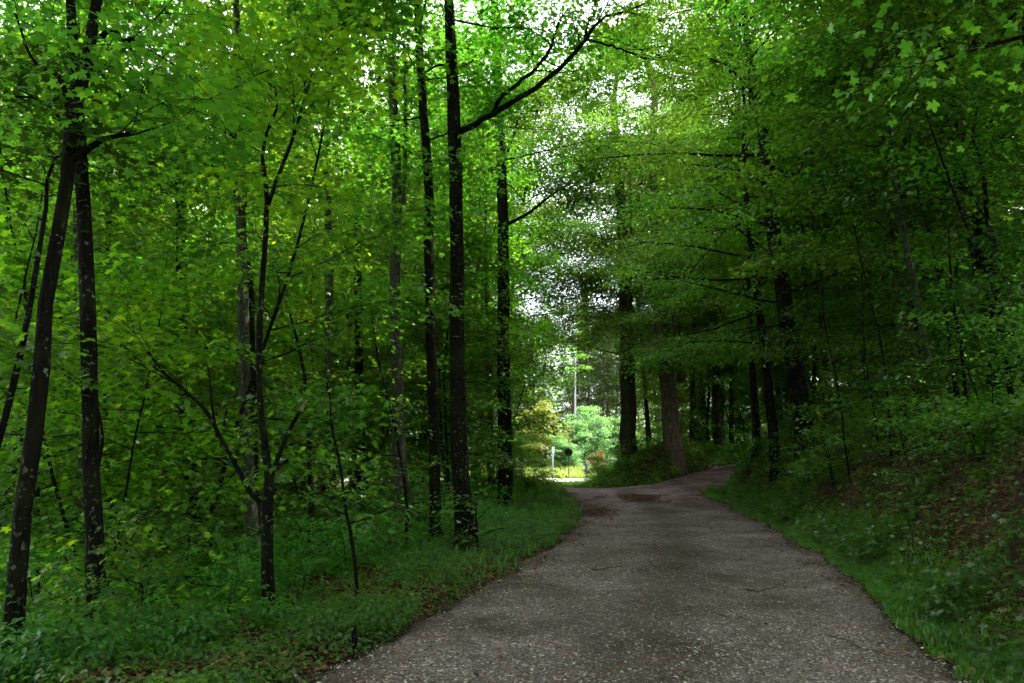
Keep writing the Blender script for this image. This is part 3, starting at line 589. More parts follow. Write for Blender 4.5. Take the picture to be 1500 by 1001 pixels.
# ------------------------------------------------------------------ clearing beyond
BUSH = proto('shrub', 91, 7.5, .3, 3.6, 60, 34000, .19, 'oval', 'bark', 'robinia', stems=5, r0=.08, elev=(.0, 1.0), spread=.38)
BUSHY = proto('shrub', 92, 7.5, .2, 2.9, 50, 26000, .18, 'oval', 'bark', 'yellow', stems=4, r0=.06, elev=(.1, 1.1), spread=.35)
def put(pr, u, Y, s, lab, cat='shrub', mat=None, kind=None, rz=0, group=None):
    p = dict(pr)
    if mat: p['crown'] = pr['crown'].copy(); p['crown'].materials.clear(); p['leafm'] = mat
    if kind: p['kind'] = kind
    return plant(p, (u - 750) / F * Y, Y, s, rz, lab, cat, group)
put(BUSH, 856, 92, 1.0, 'rounded blue-green bush in full light beyond the paved road', kind='sunlit_bush')
put(BUSHY, 797, 90, 1.0, 'yellow-green bush left of the blue-green one, beyond the paved road', kind='sunlit_bush', rz=1)
put(BUSHY, 768, 94, .9, 'green bush behind the striped roadside post', mat='herb', kind='sunlit_bush', rz=2)
put(BUSH, 828, 86, .5, 'low grey-green bush in front of the gap between the two tall bushes', mat='robinia', kind='sunlit_bush', rz=2)
put(BUSH, 905, 96, .8, 'green bush partly behind the mound, right of the blue-green one', mat='maple', kind='sunlit_bush', rz=3)
put(BUSHY, 876, 80, .33, 'withered orange-brown bush beyond the walking person', mat='rust', kind='withered_bush', rz=1.2)
put(BUSHY, 899, 78, .27, 'small silvery pale bush just right of the withered one', mat='silver', kind='pale_bush', rz=.5)
# dark conifers and a birch behind the clearing
CON = [proto('conifer', 95 + i, 26, 9 + i, 2.8, 60, 15000, .3, 'narrow', 'pine', 'needle', r0=.2, sag=.9, profile='cone', elev=(-.3, .3), spread=.35) for i in range(2)]
for i, (x, y) in enumerate(poisson(40, (-20, 34), (106, 132), lambda x, y: 640 < uof(x, y) < 1010, 3.4, rr)):
    plant(CON[i % 2], x, y, .85 + .25 * rr.random(), rr.random() * 6.28, 'tall dark conifer with bare reddish trunk behind the clearing', 'conifer', 'conifers behind the clearing')
tb = Tubes(); cr = Crown(); r = np.random.default_rng(77); p0 = np.array([(841 - 750) / F * 99, 99, float(ground(8.2, 99)) - .1])
pts, rad = resample([p0, p0 + [.1, 0, 6], p0 + [.2, 0, 12], p0 + [.5, 0, 20]], [.15, .14, .11, .03], 16); tb.add(pts, rad, 9)
crown_on(tb, cr, pts, rad, p0[2] + 12.5, p0[2] + 19.5, 16, 2.2, r)
finish_tree('birch', 'white-barked birch trunk rising behind the blue-green bush', 'birch', p0, tb, cr, 'birch', 'sunny', 4000, .14, 'oval')
# broadleaf trees round the clearing
FAR = [proto('forest_edge_tree', 55 + i, 20, 2.5, 5.2, 44, 15000, .2, 'oval', 'bark', lm, r0=.2, spread=.4) for i, lm in enumerate(('beech', 'maple'))]
FRL = [(-19, 68), (-17, 76), (-22, 74), (-20, 84), (-14, 98), (-6, 101), (-18, 92), (-24, 66), (-30, 76), (-28, 88), (24, 103), (31, 100), (33, 90), (37, 76), (38, 84), (43, 76), (30, 98), (16, 108), (-1, 106), (-9, 92), (46, 90), (54, 80), (-38, 82), (-46, 74), (-36, 68), (33, 66), (38, 68)]
for i, (x, y) in enumerate(FRL):
    plant(FAR[i % 2], x, y, .85 + .35 * rr.random(), rr.random() * 6.28, 'broad leafy tree at the far forest edge across the paved road', 'tree', 'trees at the far forest edge')

# ------------------------------------------------------------------ ground sheet and roads
def axis(lo, hi, fine0, fine1, step, coarse):
    a = list(np.arange(fine0, fine1, step)); s = step
    x = fine1
    while x < hi: a.append(x); s = min(s * 1.18, coarse); x += s
    a.append(hi); x = fine0; s = step; b = []
    while x > lo: s = min(s * 1.18, coarse); x -= s; b.append(x)
    return np.array(sorted(set(b + a)))
xs = axis(-420, 420, -14, 22, .16, 40); ys = axis(-160, 620, 2, 62, .16, 40)
X, Y = np.meshgrid(xs, ys); Zg = ground(X, Y); on = road_mask(X, Y)
Zt = Zg - .05 * sstep(.35, 1, on)
nx, ny = len(xs), len(ys)
i = np.arange(ny - 1)[:, None] * nx; j = np.arange(nx - 1)[None]
q = np.stack([i + j, i + j + 1, i + j + 1 + nx, i + j + nx], -1).reshape(-1, 4)
g = mobj('ground', np_mesh('ground', np.stack([X, Y, Zt], -1).reshape(-1, 3), [q], smooth=True), M['soil']); tag(g, kind='structure')
xs = np.arange(-6, 40, .14); ys = np.arange(-12, 62, .14)
X, Y = np.meshgrid(xs, ys); on = road_mask(X, Y); nx, ny = len(xs), len(ys)
cx = (left_x(Y) + right_x(Y)) / 2; wd = (right_x(Y) - left_x(Y)) / 2; tt = (X - cx) / wd
rut = -.03 * (np.exp(-((tt - .45) / .2) ** 2) + np.exp(-((tt + .45) / .2) ** 2)) * sstep(36, 30, Y)
Zr = ground(X, Y) - .055 + .06 * sstep(.1, .75, on) + (rut + (fbm(X * 2.2, Y * 2.2) - .45) * .03) * sstep(.6, 1, on)
mid = np.exp(-((tt + .02) / .17) ** 2) * .9 + np.exp(-((np.abs(tt) - 1.0) / .12) ** 2) * .8
keep = on > .05
i = np.arange(ny - 1)[:, None]; j = np.arange(nx - 1)[None]
kq = (keep[:-1, :-1] & keep[1:, :-1] & keep[:-1, 1:] & keep[1:, 1:])
q = np.stack([i * nx + j, i * nx + j + 1, (i + 1) * nx + j + 1, (i + 1) * nx + j], -1)[kq]
used = np.unique(q); remap = np.zeros(nx * ny, int); remap[used] = np.arange(len(used))
V = np.stack([X, Y, Zr], -1).reshape(-1, 3)[used]
o = mobj('gravel_road', np_mesh('gravel_road', V, [remap[q]], smooth=True, attr=mid.reshape(-1)[used]), M['gravel']); tag(o, kind='structure')
def road_height(x, y): return ground(x, y) + .005
# paved road crossing behind the crest
n = 60; xx = np.linspace(-60, 70, n); V = []; 
yc = 67.5 + .0 * xx
for t in (-6, -5.8, -2, 2, 5.8, 6): V.append(np.stack([xx, yc + t, ground(xx, yc + t) + (.05 if abs(t) < 5.9 else -.15)], -1))
V = np.concatenate(V); q = np.concatenate([np.stack([k * n + np.arange(n - 1), k * n + np.arange(1, n), (k + 1) * n + np.arange(1, n), (k + 1) * n + np.arange(n - 1)], -1) for k in range(5)])
V[:, 2] = np.where(np.abs(V[:, 1] - 67.5) < 5.9, V[:, 2].reshape(6, n)[1:5].max() * 0 + V[:, 2], V[:, 2])
o = mobj('paved_road', np_mesh('paved_road', V, [q]), M['asphalt']); tag(o, kind='structure')

# ------------------------------------------------------------------ loose gravel stones
def stones(name, n, smin, smax, yr, dens_pow, mat, seed):
    r = np.random.default_rng(seed)
    y = yr[0] + (yr[1] - yr[0]) * r.random(n * 2) ** dens_pow; x = r.uniform(-4, 9, n * 2)
    x = left_x(y) - .5 + (right_x(y) - left_x(y) + 1.0) * r.random(n * 2)
    on = road_mask(x, y); k = r.random(n * 2) < (.25 + .75 * on) * (on > .02); x, y = x[k][:n], y[k][:n]; n = len(x)
    s = smin + (smax - smin) * r.random(n) ** 3.2
    T = np.array([(1, 0, 0), (0, 1, 0), (-1, 0, 0), (0, -1, 0), (0, 0, .7), (.6, .6, .35), (-.6, .6, .3), (-.6, -.6, .35), (.6, -.6, .3)]); 
    Fc = np.array([(0, 5, 4), (5, 1, 4), (1, 6, 4), (6, 2, 4), (2, 7, 4), (7, 3, 4), (3, 8, 4), (8, 0, 4)])
    a = r.random(n) * 6.28; ca, sa = np.cos(a), np.sin(a)
    jit = 1 + (r.random((n, 9, 3)) - .5) * .5; L = T[None] * jit * (s[:, None, None] / 2) * np.stack([.8 + .5 * r.random(n), .6 + .4 * r.random(n), .6 + .5 * r.random(n)], -1)[:, None]
    V = np.stack([x[:, None] + L[..., 0] * ca[:, None] - L[..., 1] * sa[:, None], y[:, None] + L[..., 0] * sa[:, None] + L[..., 1] * ca[:, None], road_height(x, y)[:, None] + L[..., 2] - .001], -1)
    f = (Fc[None] + (np.arange(n) * 9)[:, None, None]).reshape(-1, 3)
    me = np_mesh(name, V.reshape(-1, 3), [f], attr=np.repeat(np.clip(r.random(n) ** 1.5 * (.55 + 1.0 * fbm(x * .6 + 2, y * .6)), 0, 1), 9)); o = mobj(name, me, M[mat]); tag(o, kind='stuff'); return o
stones('gravel', 130000, .007, .034, (4.2, 27), 1.7, 'stone', 5)

# ------------------------------------------------------------------ plants covering the ground
def scatter(n, xr, yr, wfun, r, ypow=1.5):
    X_, Y_ = [], []; got = 0
    while got < n:
        y = yr[0] + (yr[1] - yr[0]) * r.random(n) ** ypow; x = xr[0] + (xr[1] - xr[0]) * r.random(n)
        u = 750 + F * x / np.maximum(y, 1); k = (u > -60 - 500 * (y < 12)) & (u < 1560 + 900 * (y < 14)) & (r.random(n) < wfun(x, y))
        X_.append(x[k]); Y_.append(y[k]); got += k.sum()
        if k.sum() < 5: break
    return np.concatenate(X_)[:n], np.concatenate(Y_)[:n]
def blades(name, n, wfun, h, mat, yr, xr, seed, w=.006, ypow=1.5, bend=.5, label=None):
    r = np.random.default_rng(seed); x, y = scatter(n, xr, yr, wfun, r, ypow); n = len(x); z = ground(x, y) - .02
    hh = h * (.4 + .9 * r.random(n)) * (.35 + 1.3 * fbm(x * 1.3, y * 1.3)); a = r.random(n) * 6.28; b = bend * hh * (.3 + r.random(n)); ww = w * (.7 + .8 * r.random(n)) * (1 + y / 25)
    dx, dy = np.cos(a), np.sin(a); sx, sy = -dy * ww, dx * ww
    V = np.zeros((n, 5, 3))
    V[:, 0] = np.stack([x - sx, y - sy, z], -1); V[:, 1] = np.stack([x + sx, y + sy, z], -1)
    mx_, my_ = x + dx * b * .35, y + dy * b * .35
    V[:, 2] = np.stack([mx_ - sx * .8, my_ - sy * .8, z + hh * .6], -1); V[:, 3] = np.stack([mx_ + sx * .8, my_ + sy * .8, z + hh * .6], -1)
    V[:, 4] = np.stack([x + dx * b, y + dy * b, z + hh * .95], -1)
    base = (np.arange(n) * 5)[:, None]
    me = np_mesh(name, V.reshape(-1, 3), [base + np.array([[0, 1, 3, 2]]), base + np.array([[2, 3, 4]])], attr=np.repeat(np.clip(.15 + .5 * fbm(x, y) + r.normal(size=n) * .17, 0, 1), 5))
    o = mobj(name, me, M[mat]); tag(o, kind='stuff'); return o
def herbs(name, n, wfun, h, lsize, nl, shape, mat, yr, xr, seed, ypow=1.5, tilt=.5):
    r = np.random.default_rng(seed); x, y = scatter(n, xr, yr, wfun, r, ypow); n = len(x); z = ground(x, y)
    hh = h * (.25 + 1.2 * r.random(n) ** 1.6) * (.2 + 1.6 * fbm(x * .9 + 3, y * .9))
    k = nl; a = r.random((n, k)) * 6.28; f = np.sqrt(np.linspace(.15, 1, k))[None] * np.ones((n, 1))
    rad = hh[:, None] * .55 * r.random((n, k)) + .02
    px = x[:, None] + np.cos(a) * rad; py = y[:, None] + np.sin(a) * rad; pz = z[:, None] + hh[:, None] * f
    pos = np.stack([px, py, pz], -1).reshape(-1, 3); N_ = n * k
    out = np.stack([np.cos(a), np.sin(a), -.2 + 0 * a], -1).reshape(-1, 3)
    nrm = np.c_[r.normal(size=(N_, 2)) * tilt * .6 + out[:, :2] * .4, np.ones(N_)]
    tint = np.clip(.2 + .4 * np.repeat(fbm(x * 1.5, y * 1.5), k) + r.normal(size=N_) * .17, 0, 1)
    me = leaf_mesh(name, pos, nrm, out, lsize * (.55 + .7 * r.random(N_)), shape, tint); o = mobj(name, me, M[mat]); tag(o, kind='stuff'); return o
dL = lambda x, y: left_x(y) - x
dR = lambda x, y: x - right_x(y)
off_road = lambda x, y: road_mask(x, y) < .35
patch = lambda x, y, s=.5, t=.42: sstep(t - .06, t + .08, fbm(x * s + 40, y * s + 11))
wl = lambda x, y: (dL(x, y) > -.3) * (dL(x, y) < 9) * off_road(x, y) * (y < 46) * (.12 + .88 * patch(x, y, .8, .43))
blades('grass', 9000, lambda x, y: ((dL(x, y) > -.35) & (dL(x, y) < 2.6) & off_road(x, y) & (y > 9)) * sstep(3, .5, dL(x, y)) * sstep(8, 15, y), .20, 'grass', (8, 47), (-8, 4), 31, ypow=1.0)
blades('verge_grass', 100000, lambda x, y: ((dR(x, y) > -.3) & (dR(x, y) < 2.6) & off_road(x, y)) * sstep(1.25, .3, dR(x, y)) * (.25 + .75 * patch(x, y, .7)), .10, 'grass', (2.5, 34), (2, 12), 32, ypow=1.2)
blades('mound_grass', 80000, lambda x, y: ((branch_dist(x, y)[2] > 0) & off_road(x, y)).astype(float), .15, 'grass', (39.0, 60), (-4, 22), 33, ypow=1.0, w=.005)
blades('meadow_grass', 70000, lambda x, y: (y > 74.5) * (x > -12) * (x < 24), .55, 'meadow', (74.5, 96), (-14, 26), 34, ypow=1.0, w=.006)
blades('verge_beyond', 16000, lambda x, y: np.ones_like(x), .13, 'grass', (48, 61), (-10, 12), 35, ypow=1.0, w=.006)
herbs('ground_ivy', 30000, lambda x, y: wl(x, y) * sstep(3.2, .8, dL(x, y)) * np.where((y < 13) & (dL(x, y) > .7), .12 + .88 * patch(x, y, 1.4, .5), 1), .19, .052, 8, 'oval', 'herb', (2.5, 46), (-12, 4), 41, ypow=1.5)
herbs('nettles', 8000, lambda x, y: (dL(x, y) > .6 + .9 * fbm(x, y * .7)) * wl(x, y) * patch(x, y, .9, .5), .36, .06, 14, 'oval', 'herb', (5.5, 45), (-14, 3), 42, ypow=1.3)
herbs('woodland_plants', 5200, lambda x, y: (dL(x, y) > 2) * (dL(x, y) < 16) * np.ones_like(x), .7, .11, 12, 'maple', 'maple', (6, 40), (-22, 1), 43, ypow=1.2)
herbs('bank_plants', 19000, lambda x, y: np.where((y < 9.5) & (dR(x, y) > .8), .22, 1) * (dR(x, y) > .3) * (dR(x, y) < 9) * off_road(x, y) * (.12 + .88 * patch(x, y, .55, .43)) * (y < 34), .34, .075, 10, 'maple', 'herb', (2.2, 34), (2, 22), 44, ypow=1.3)
herbs('clover', 9000, lambda x, y: (dR(x, y) > -.1) * (dR(x, y) < 3) * off_road(x, y) * (.3 + .7 * patch(x, y, .9)), .09, .04, 6, 'oval', 'herb', (2.5, 30), (2, 14), 45, ypow=1.4)
herbs('mound_plants', 7000, lambda x, y: ((branch_dist(x, y)[2] > 0) & off_road(x, y)) * sstep(3, 7, x), .40, .1, 12, 'oval', 'sunny', (39.3, 58), (2, 24), 46, ypow=1.0)  # paler leaf colour stands in for sunlight on the mound
herbs('bend_plants', 1500, lambda x, y: (dL(x, y) > .2) * (dL(x, y) < 5) * off_road(x, y) * np.ones_like(x), .6, .12, 14, 'oval', 'sunny', (32, 56), (-4, 3), 47, ypow=1.0)

def litter(name, n, wfun, yr, xr, seed, size=.06, ypow=1.5, zo=.012):
    r = np.random.default_rng(seed); x, y = scatter(n, xr, yr, wfun, r, ypow); n = len(x)
    pos = np.stack([x, y, ground(x, y) + zo + .02 * r.random(n)], -1)
    me = leaf_mesh(name, pos, np.c_[r.normal(size=(n, 2)) * .35, np.ones(n)], np.c_[r.normal(size=(n, 2)), np.zeros(n)], size * (.5 + .8 * r.random(n)), 'oval', np.clip(r.random(n) ** 1.3, 0, 1))
    o = mobj(name, me, M['litter']); tag(o, kind='stuff'); return o
litter('fallen_leaves', 62000, lambda x, y: (dR(x, y) > -.15) * (dR(x, y) < 10) * sstep(-.2, 1.5, dR(x, y)) * (.3 + .7 * (1 - patch(x, y, .55, .43))), (2.2, 32), (2, 20), 51, .075)
litter('leaf_litter', 34000, lambda x, y: (dL(x, y) > -.25) * (dL(x, y) < 7) * np.where(y < 12, 1, .3) * (dL(x, y) < 3.5) * (.08 + .92 * (1 - patch(x, y, .8, .45))) * sstep(-.2, .5, dL(x, y)), (2.5, 30), (-9, 3), 52, .058, 1.7, .015)
def rlit(x, y):
    d1 = np.exp(-(((x - 4.9) / 1.3) ** 2 + ((y - 29.5) / 1.6) ** 2)) ; d2 = np.exp(-(((x - 2.6) / .6) ** 2 + ((y - 24) / 2.0) ** 2))
    e = np.exp(-((dL(x, y) + .1) / .35) ** 2) * .35 + np.exp(-(dR(x, y) / .4) ** 2) * .4
    return np.clip(d1 + d2 + e * (fbm(x, y) > .42) + .012, 0, 1) * (fbm(x * 2, y * .8) > .38)
litter('road_debris', 9000, rlit, (5, 34), (-3, 9), 53, .055, 1.0, .01)
# dead twigs lying about
r = np.random.default_rng(61)
for k in range(15):
    x, y = [(-2.1, 7.9), (-1.7, 8.6), (-2.9, 7.4), (-1.5, 9.4), (-2.3, 9.0), (4.9, 7.9), (-1.9, 7.2), (-2.6, 8.4), (3.0, 6.9), (1.4, 11.6), (5.2, 7.2), (6.3, 9.0), (3.2, 9.8), (2.2, 8.2), (-3.0, 9.6)][k]
    tb = Tubes(); z = float(ground(x, y)) + .02; a = r.random() * 3; L = .25 + .5 * r.random() if x > 0 else .6 + .7 * r.random()
    pts = np.array([[x + math.cos(a) * L * t, y + math.sin(a) * L * t, z + .02 * math.sin(5 * t)] for t in np.linspace(-.5, .5, 6)]); pts += r.normal(size=(6, 3)) * .012
    tb.V = []; p_ = pts - pts[0]; tb.add(p_, np.linspace(.011, .003, 6), 5)
    tb.add(np.array([p_[2], p_[2] + [.1 * math.cos(a + .8), .1 * math.sin(a + .8), .02]]), np.array([.005, .002]), 4)
    o = mobj('fallen_twig', tb.mesh('fallen_twig'), M['twig'], loc=tuple(pts[0]))
    tag(o, 'thin dead twig lying on the ground near the road', 'twig', 'dead twigs on the ground')
# short weathered stake at the left road edge
tb = Tubes(); p = P(520, 938, 6.6); gz = float(ground(p[0], p[1])); 
tb.add(np.array([[0, 0, -.1], [.005, 0, .08], [-.012, .01, .19], [-.02, .01, .24]]), np.array([.032, .028, .026, .018]), 8, rough=.2)
tb.add(np.array([[0, 0, .12], [.06, -.01, .17]]), np.array([.012, .006]), 5)
o = mobj('stake', tb.mesh('stake'), M['bark'], loc=(p[0], p[1], gz)); tag(o, 'short dark broken stake standing at the left road edge', 'stake')

# saplings: thin bare stems with a few leaves
def sapling(px, Y, label, n=500, mat='maple', seed=0):
    r = np.random.default_rng(seed); pts, rad = pixline(px, Y); p2, r2 = resample(pts, rad, 14); p2[1:-1] += r.normal(size=(12, 3)) * .012
    tb = Tubes(); cr = Crown(); tb.add(p2, r2, 6)
    crown_on(tb, cr, p2, r2, p2[0, 2] + (p2[-1, 2] - p2[0, 2]) * .35, p2[-1, 2], 9, .8, r, sub=3, twigs=3)
    o = p2[0] + [0, 0, .1]
    return finish_tree('sapling', label, 'sapling', o, tb, cr, 'bark', mat, n, .10, 'maple', spread=.2)
sapling([(522, 850, 6), (514, 780, 6), (501, 710, 5), (490, 640, 4), (478, 560, 3)], 8.4, 'thin bent sapling between the forked young tree and the roadside shrubs', 300, seed=71)
sapling([(598, 800, 6), (582, 640, 5), (562, 565, 4), (545, 470, 3)], 14, 'leaning thin sapling crossing in front of the knotty trunk', 350, seed=72)
sapling([(285, 975, 4), (245, 900, 4), (205, 840, 3), (165, 780, 3)], 7.6, 'pale whippy sapling leaning left in the lower left corner', 260, 'sunny', seed=73)
sapling([(455, 720, 8), (452, 640, 7), (447, 560, 6), (425, 460, 4)], 15, 'thin dark sapling right of the forked young tree', 500, seed=74)
sapling([(700, 800, 4), (698, 765, 4), (694, 735, 3)], 13, 'small upright sapling in the herbs right of the lichened tree', 160, 'herb', seed=75)
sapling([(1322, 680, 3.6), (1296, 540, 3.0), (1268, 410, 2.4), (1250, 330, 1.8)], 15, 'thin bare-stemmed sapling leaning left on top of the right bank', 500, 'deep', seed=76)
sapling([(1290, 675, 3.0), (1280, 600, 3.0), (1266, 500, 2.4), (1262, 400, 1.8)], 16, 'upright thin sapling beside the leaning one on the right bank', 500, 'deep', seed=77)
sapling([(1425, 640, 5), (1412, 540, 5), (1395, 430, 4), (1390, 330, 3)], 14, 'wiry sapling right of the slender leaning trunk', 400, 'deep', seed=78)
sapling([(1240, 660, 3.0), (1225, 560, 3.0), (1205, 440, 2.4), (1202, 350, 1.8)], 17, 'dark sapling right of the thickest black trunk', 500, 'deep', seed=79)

# ------------------------------------------------------------------ road signs seen small beyond the crest
def lathe_disc(tb, c, rad, th): pass
def disc_mesh(name, rad, th, sides=28):
    a = np.arange(sides) * 2 * math.pi / sides; V = []
    for yy, rr_ in ((-th / 2, rad - .012), (-th / 2 + .006, rad), (th / 2 - .006, rad), (th / 2, rad - .012)): V.append(np.stack([np.cos(a) * rr_, np.full(sides, yy), np.sin(a) * rr_], -1))
    V = np.concatenate(V); j = np.arange(sides); jn = (j + 1) % sides
    q = np.concatenate([np.stack([k * sides + j, k * sides + jn, (k + 1) * sides + jn, (k + 1) * sides + j], -1) for k in range(3)])
    return np_mesh(name, V, [q, j[None], (3 * sides + j[::-1])[None]])
def box_mesh(name, sx, sy, sz, c=(0, 0, 0), bev=.01):
    import bmesh
    bm = bmesh.new(); bmesh.ops.create_cube(bm, size=1.0)
    for v in bm.verts: v.co = Vector((v.co.x * sx + c[0], v.co.y * sy + c[1], v.co.z * sz + c[2]))
    bmesh.ops.bevel(bm, geom=bm.edges[:], offset=bev, segments=2, affect='EDGES')
    me = bpy.data.meshes.new(name); bm.to_mesh(me); bm.free(); return me
M['sign_back'] = plain_mat('sign_back_dark', (.025, .028, .032), .6); M['post_dark'] = plain_mat('post_dark', (.02, .022, .022), .5)
M['post_pale'] = plain_mat('post_pale_blue_grey', (.36, .40, .46), .5); M['white_paint'] = plain_mat('white_paint', (.78, .8, .84), .5, var=.05)
M['blue'] = plain_mat('blue_mark', (.06, .12, .42), .5); M['grey'] = plain_mat('weathered_grey', (.30, .31, .33), .7)
def at(u, Y): x = (u - 750) / F * Y; return (x, Y, float(ground(x, Y)))
def post(h, r, mt, parent, z0=-.2):
    tb = Tubes(); tb.add(np.array([[0, 0, z0], [0, 0, h * .5], [0, 0, h - .02], [0, 0, h]]), np.array([r, r, r, r * .7]), 10); return mobj('post', tb.mesh('post'), M[mt], parent)
Y0 = 60.6; e = empty('road_sign', at(832, Y0)); tag(e, 'round dark sign on a thin black post, seen from behind', 'road sign')
post(2.72, .035, 'post_dark', e); mobj('sign_disc', disc_mesh('sign_disc', .32, .03), M['sign_back'], e, (0, -.055, 2.36))
b_ = mobj('bracket', box_mesh('bracket', .3, .03, .05), M['post_dark'], e, (0, -.03, 2.36))
e = empty('marker_post', at(809, 75.5)); tag(e, 'tall pale post with a small white plate near its top', 'post')
post(2.7, .075, 'post_pale', e); pl = mobj('plate', box_mesh('plate', .24, .03, .62), M['white_paint'], e, (.05, -.1, 2.75)); mobj('plate_mark', box_mesh('plate_mark', .08, .012, .2, bev=.003), M['blue'], pl, (.03, -.02, -.04))
e = empty('information_post', at(763, 57)); tag(e, 'grey roadside post with a narrow dark panel on its upper half, left of the others', 'post')
post(1.9, .07, 'grey', e); mobj('panel', box_mesh('panel', .17, .10, .95), M['sign_back'], e, (.02, -.12, 2.15)); mobj('panel_edge', box_mesh('panel_edge', .08, .09, .95), M['grey'], e, (-.12, -.12, 2.15))

# ------------------------------------------------------------------ the walking person
def skin(name, V, E, Rd, mat, parent=None, loc=None, root=0, sub=1):
    me = bpy.data.meshes.new(name); me.from_pydata([tuple(v) for v in V], E, []); o = bpy.data.objects.new(name, me); C.objects.link(o); me.materials.append(mat)
    m = o.modifiers.new('Skin', 'SKIN'); m.use_smooth_shade = True
    for i, r_ in enumerate(Rd):
        s = me.skin_vertices[0].data[i]; s.radius = r_ if isinstance(r_, tuple) else (r_, r_); s.use_root = (i == root)
    if sub: q = o.modifiers.new('Sub', 'SUBSURF'); q.levels = sub; q.render_levels = sub
    if parent: o.parent = parent
    if loc: o.location = loc
    return o
M['skin'] = plain_mat('skin', (.55, .33, .25), .5, var=.06); M['teal'] = plain_mat('teal_cloth', (.03, .30, .34), .85); M['navy'] = plain_mat('navy_cloth', (.03, .05, .11), .9)
M['hair'] = plain_mat('reddish_hair', (.22, .06, .03), .6, scale=60); M['shoe'] = plain_mat('shoe', (.3, .3, .3), .6)
pe = empty('person', at(857.5, 64.5)); pe.rotation_euler = (0, 0, R_(35)); tag(pe, 'person in a teal top with reddish hair walking past the mound, one hand raised', 'person')
pe.location.z += .05
BV = []; BE = []; BR_ = []
def bv(p, r_, par=None):
    BV.append(p); BR_.append(r_); i = len(BV) - 1
    if par is not None: BE.append((par, i))
    return i
pel = bv((0, 0, .95), (.15, .11)); wa = bv((0, 0, 1.10), (.13, .10), pel); ch = bv((0, .01, 1.30), (.155, .11), wa); nb_ = bv((0, 0, 1.45), (.07, .06), ch)
nk = bv((0, -.005, 1.52), .052, nb_); h1 = bv((0, -.015, 1.58), (.062, .072), nk); h2 = bv((0, -.015, 1.66), (.076, .092), h1); h3 = bv((0, -.005, 1.735), (.058, .07), h2)
nose = bv((0, -.108, 1.625), (.012, .014), h2)
for s, kn, an, toe in ((-1, (-.09, -.18, .52), (-.09, -.12, .10), (-.1, -.27, .04)), (1, (.09, .06, .50), (.09, .32, .16), (.1, .26, .03))):
    hp = bv((.09 * s, 0, .88), .095, pel); k_ = bv(kn, .06, hp); a_ = bv(an, .04, k_); bv(toe, (.045, .03), a_)
def arm(s, el, wr, hand, up):
    sh = bv((.17 * s, .01, 1.40), .055, nb_); mid_ = bv(tuple((np.array((.17 * s, .01, 1.40)) + el) / 2), .045, sh); e_ = bv(el, .037, mid_); w_ = bv(wr, .026, e_)
    pm = bv(hand, (.036, .018), w_); d = unit(np.array(hand) - np.array(wr)); sd = unit(np.cross(d, [0, 1., .2])); bd = unit(np.cross(sd, d))
    for k, (o_, L) in enumerate(((-.03, .07), (-.01, .082), (.012, .077), (.032, .06))):
        b0 = np.array(hand) + sd * o_ + d * .035; f1 = bv(tuple(b0), .009, pm); f2 = bv(tuple(b0 + d * L * .5 + bd * .008), .008, f1); bv(tuple(b0 + d * L * .85 + bd * .03), .007, f2)
    t0 = np.array(hand) - sd * .04 - d * .02; t1 = bv(tuple(t0), .011, pm); bv(tuple(t0 - sd * .03 + d * .03), .009, t1)
arm(-1, (-.30, .04, 1.16), (-.40, -.12, 1.02), (-.43, -.19, .98), 0)
arm(1, (.31, -.10, 1.20), (.20, -.14, 1.46), (.16, -.13, 1.54), 1)
skin('person_body', BV, BE, BR_, M['skin'], pe)
sv = [(0, 0, .90), (0, 0, 1.10), (0, .01, 1.30), (0, 0, 1.44), (-.17, .01, 1.40), (-.26, .03, 1.25), (.17, .01, 1.40), (.26, -.06, 1.28)]
skin('shirt', sv, [(0, 1), (1, 2), (2, 3), (3, 4), (4, 5), (3, 6), (6, 7)], [(.168, .128), (.15, .118), (.172, .128), (.085, .078), .068, .058, .068, .058], M['teal'], pe)
tv = [(0, 0, .97), (-.09, 0, .86), (-.09, -.18, .52), (-.09, -.125, .14), (.09, 0, .86), (.09, .06, .50), (.09, .31, .20)]
skin('trousers', tv, [(0, 1), (1, 2), (2, 3), (0, 4), (4, 5), (5, 6)], [(.162, .125), .108, .075, .055, .108, .075, .055], M['navy'], pe)
skin('hair', [(0, .02, 1.60), (0, .015, 1.68), (0, .01, 1.745), (0, .06, 1.52)], [(0, 1), (1, 2), (0, 3)], [(.078, .075), (.088, .088), (.064, .07), (.05, .03)], M['hair'], pe)
for c in [(-.1, -.19, .05), (.1, .30, .07)]: mobj('shoe', box_mesh('shoe', .10, .27, .09, c, bev=.03), M['shoe'], pe)

# ------------------------------------------------------------------ unseen leaf masses around, behind and above the camera, added to shade the road
def mass(name, pts_, n, size, seed, mat='beech', label=None):
    r = np.random.default_rng(seed); pts_ = np.array(pts_, float); i = r.integers(0, len(pts_), n); c = pts_[i, :3]; R3 = pts_[i, 3:4]
    d = r.normal(size=(n, 3)); d /= np.linalg.norm(d, axis=1)[:, None]; p = c + d * R3 * (r.random((n, 1)) ** .4) * [1, 1, 1.25]
    me = leaf_mesh(name, p, np.c_[r.normal(size=(n, 2)) * .5, np.ones(n)], np.c_[r.normal(size=(n, 2)), -.3 * np.ones(n)], size * (.6 + .6 * r.random(n)), 'oval', np.clip(r.random(n), 0, 1))
    o = mobj(name, me, M[mat]); tag(o, kind='stuff'); return o
r = np.random.default_rng(88); blobs = []
for k in range(230):
    x = r.uniform(-34, 30); y = r.uniform(-34, 5.0); h = r.uniform(9, 19)
    if abs(x - .5) < 1.6 and r.random() < .3: continue
    if y > 0 and h < 6.5 + 1.2 * y + abs(x) * .1 + 4: h += 6
    blobs.append((x, y, h, r.uniform(2.4, 4.2)))
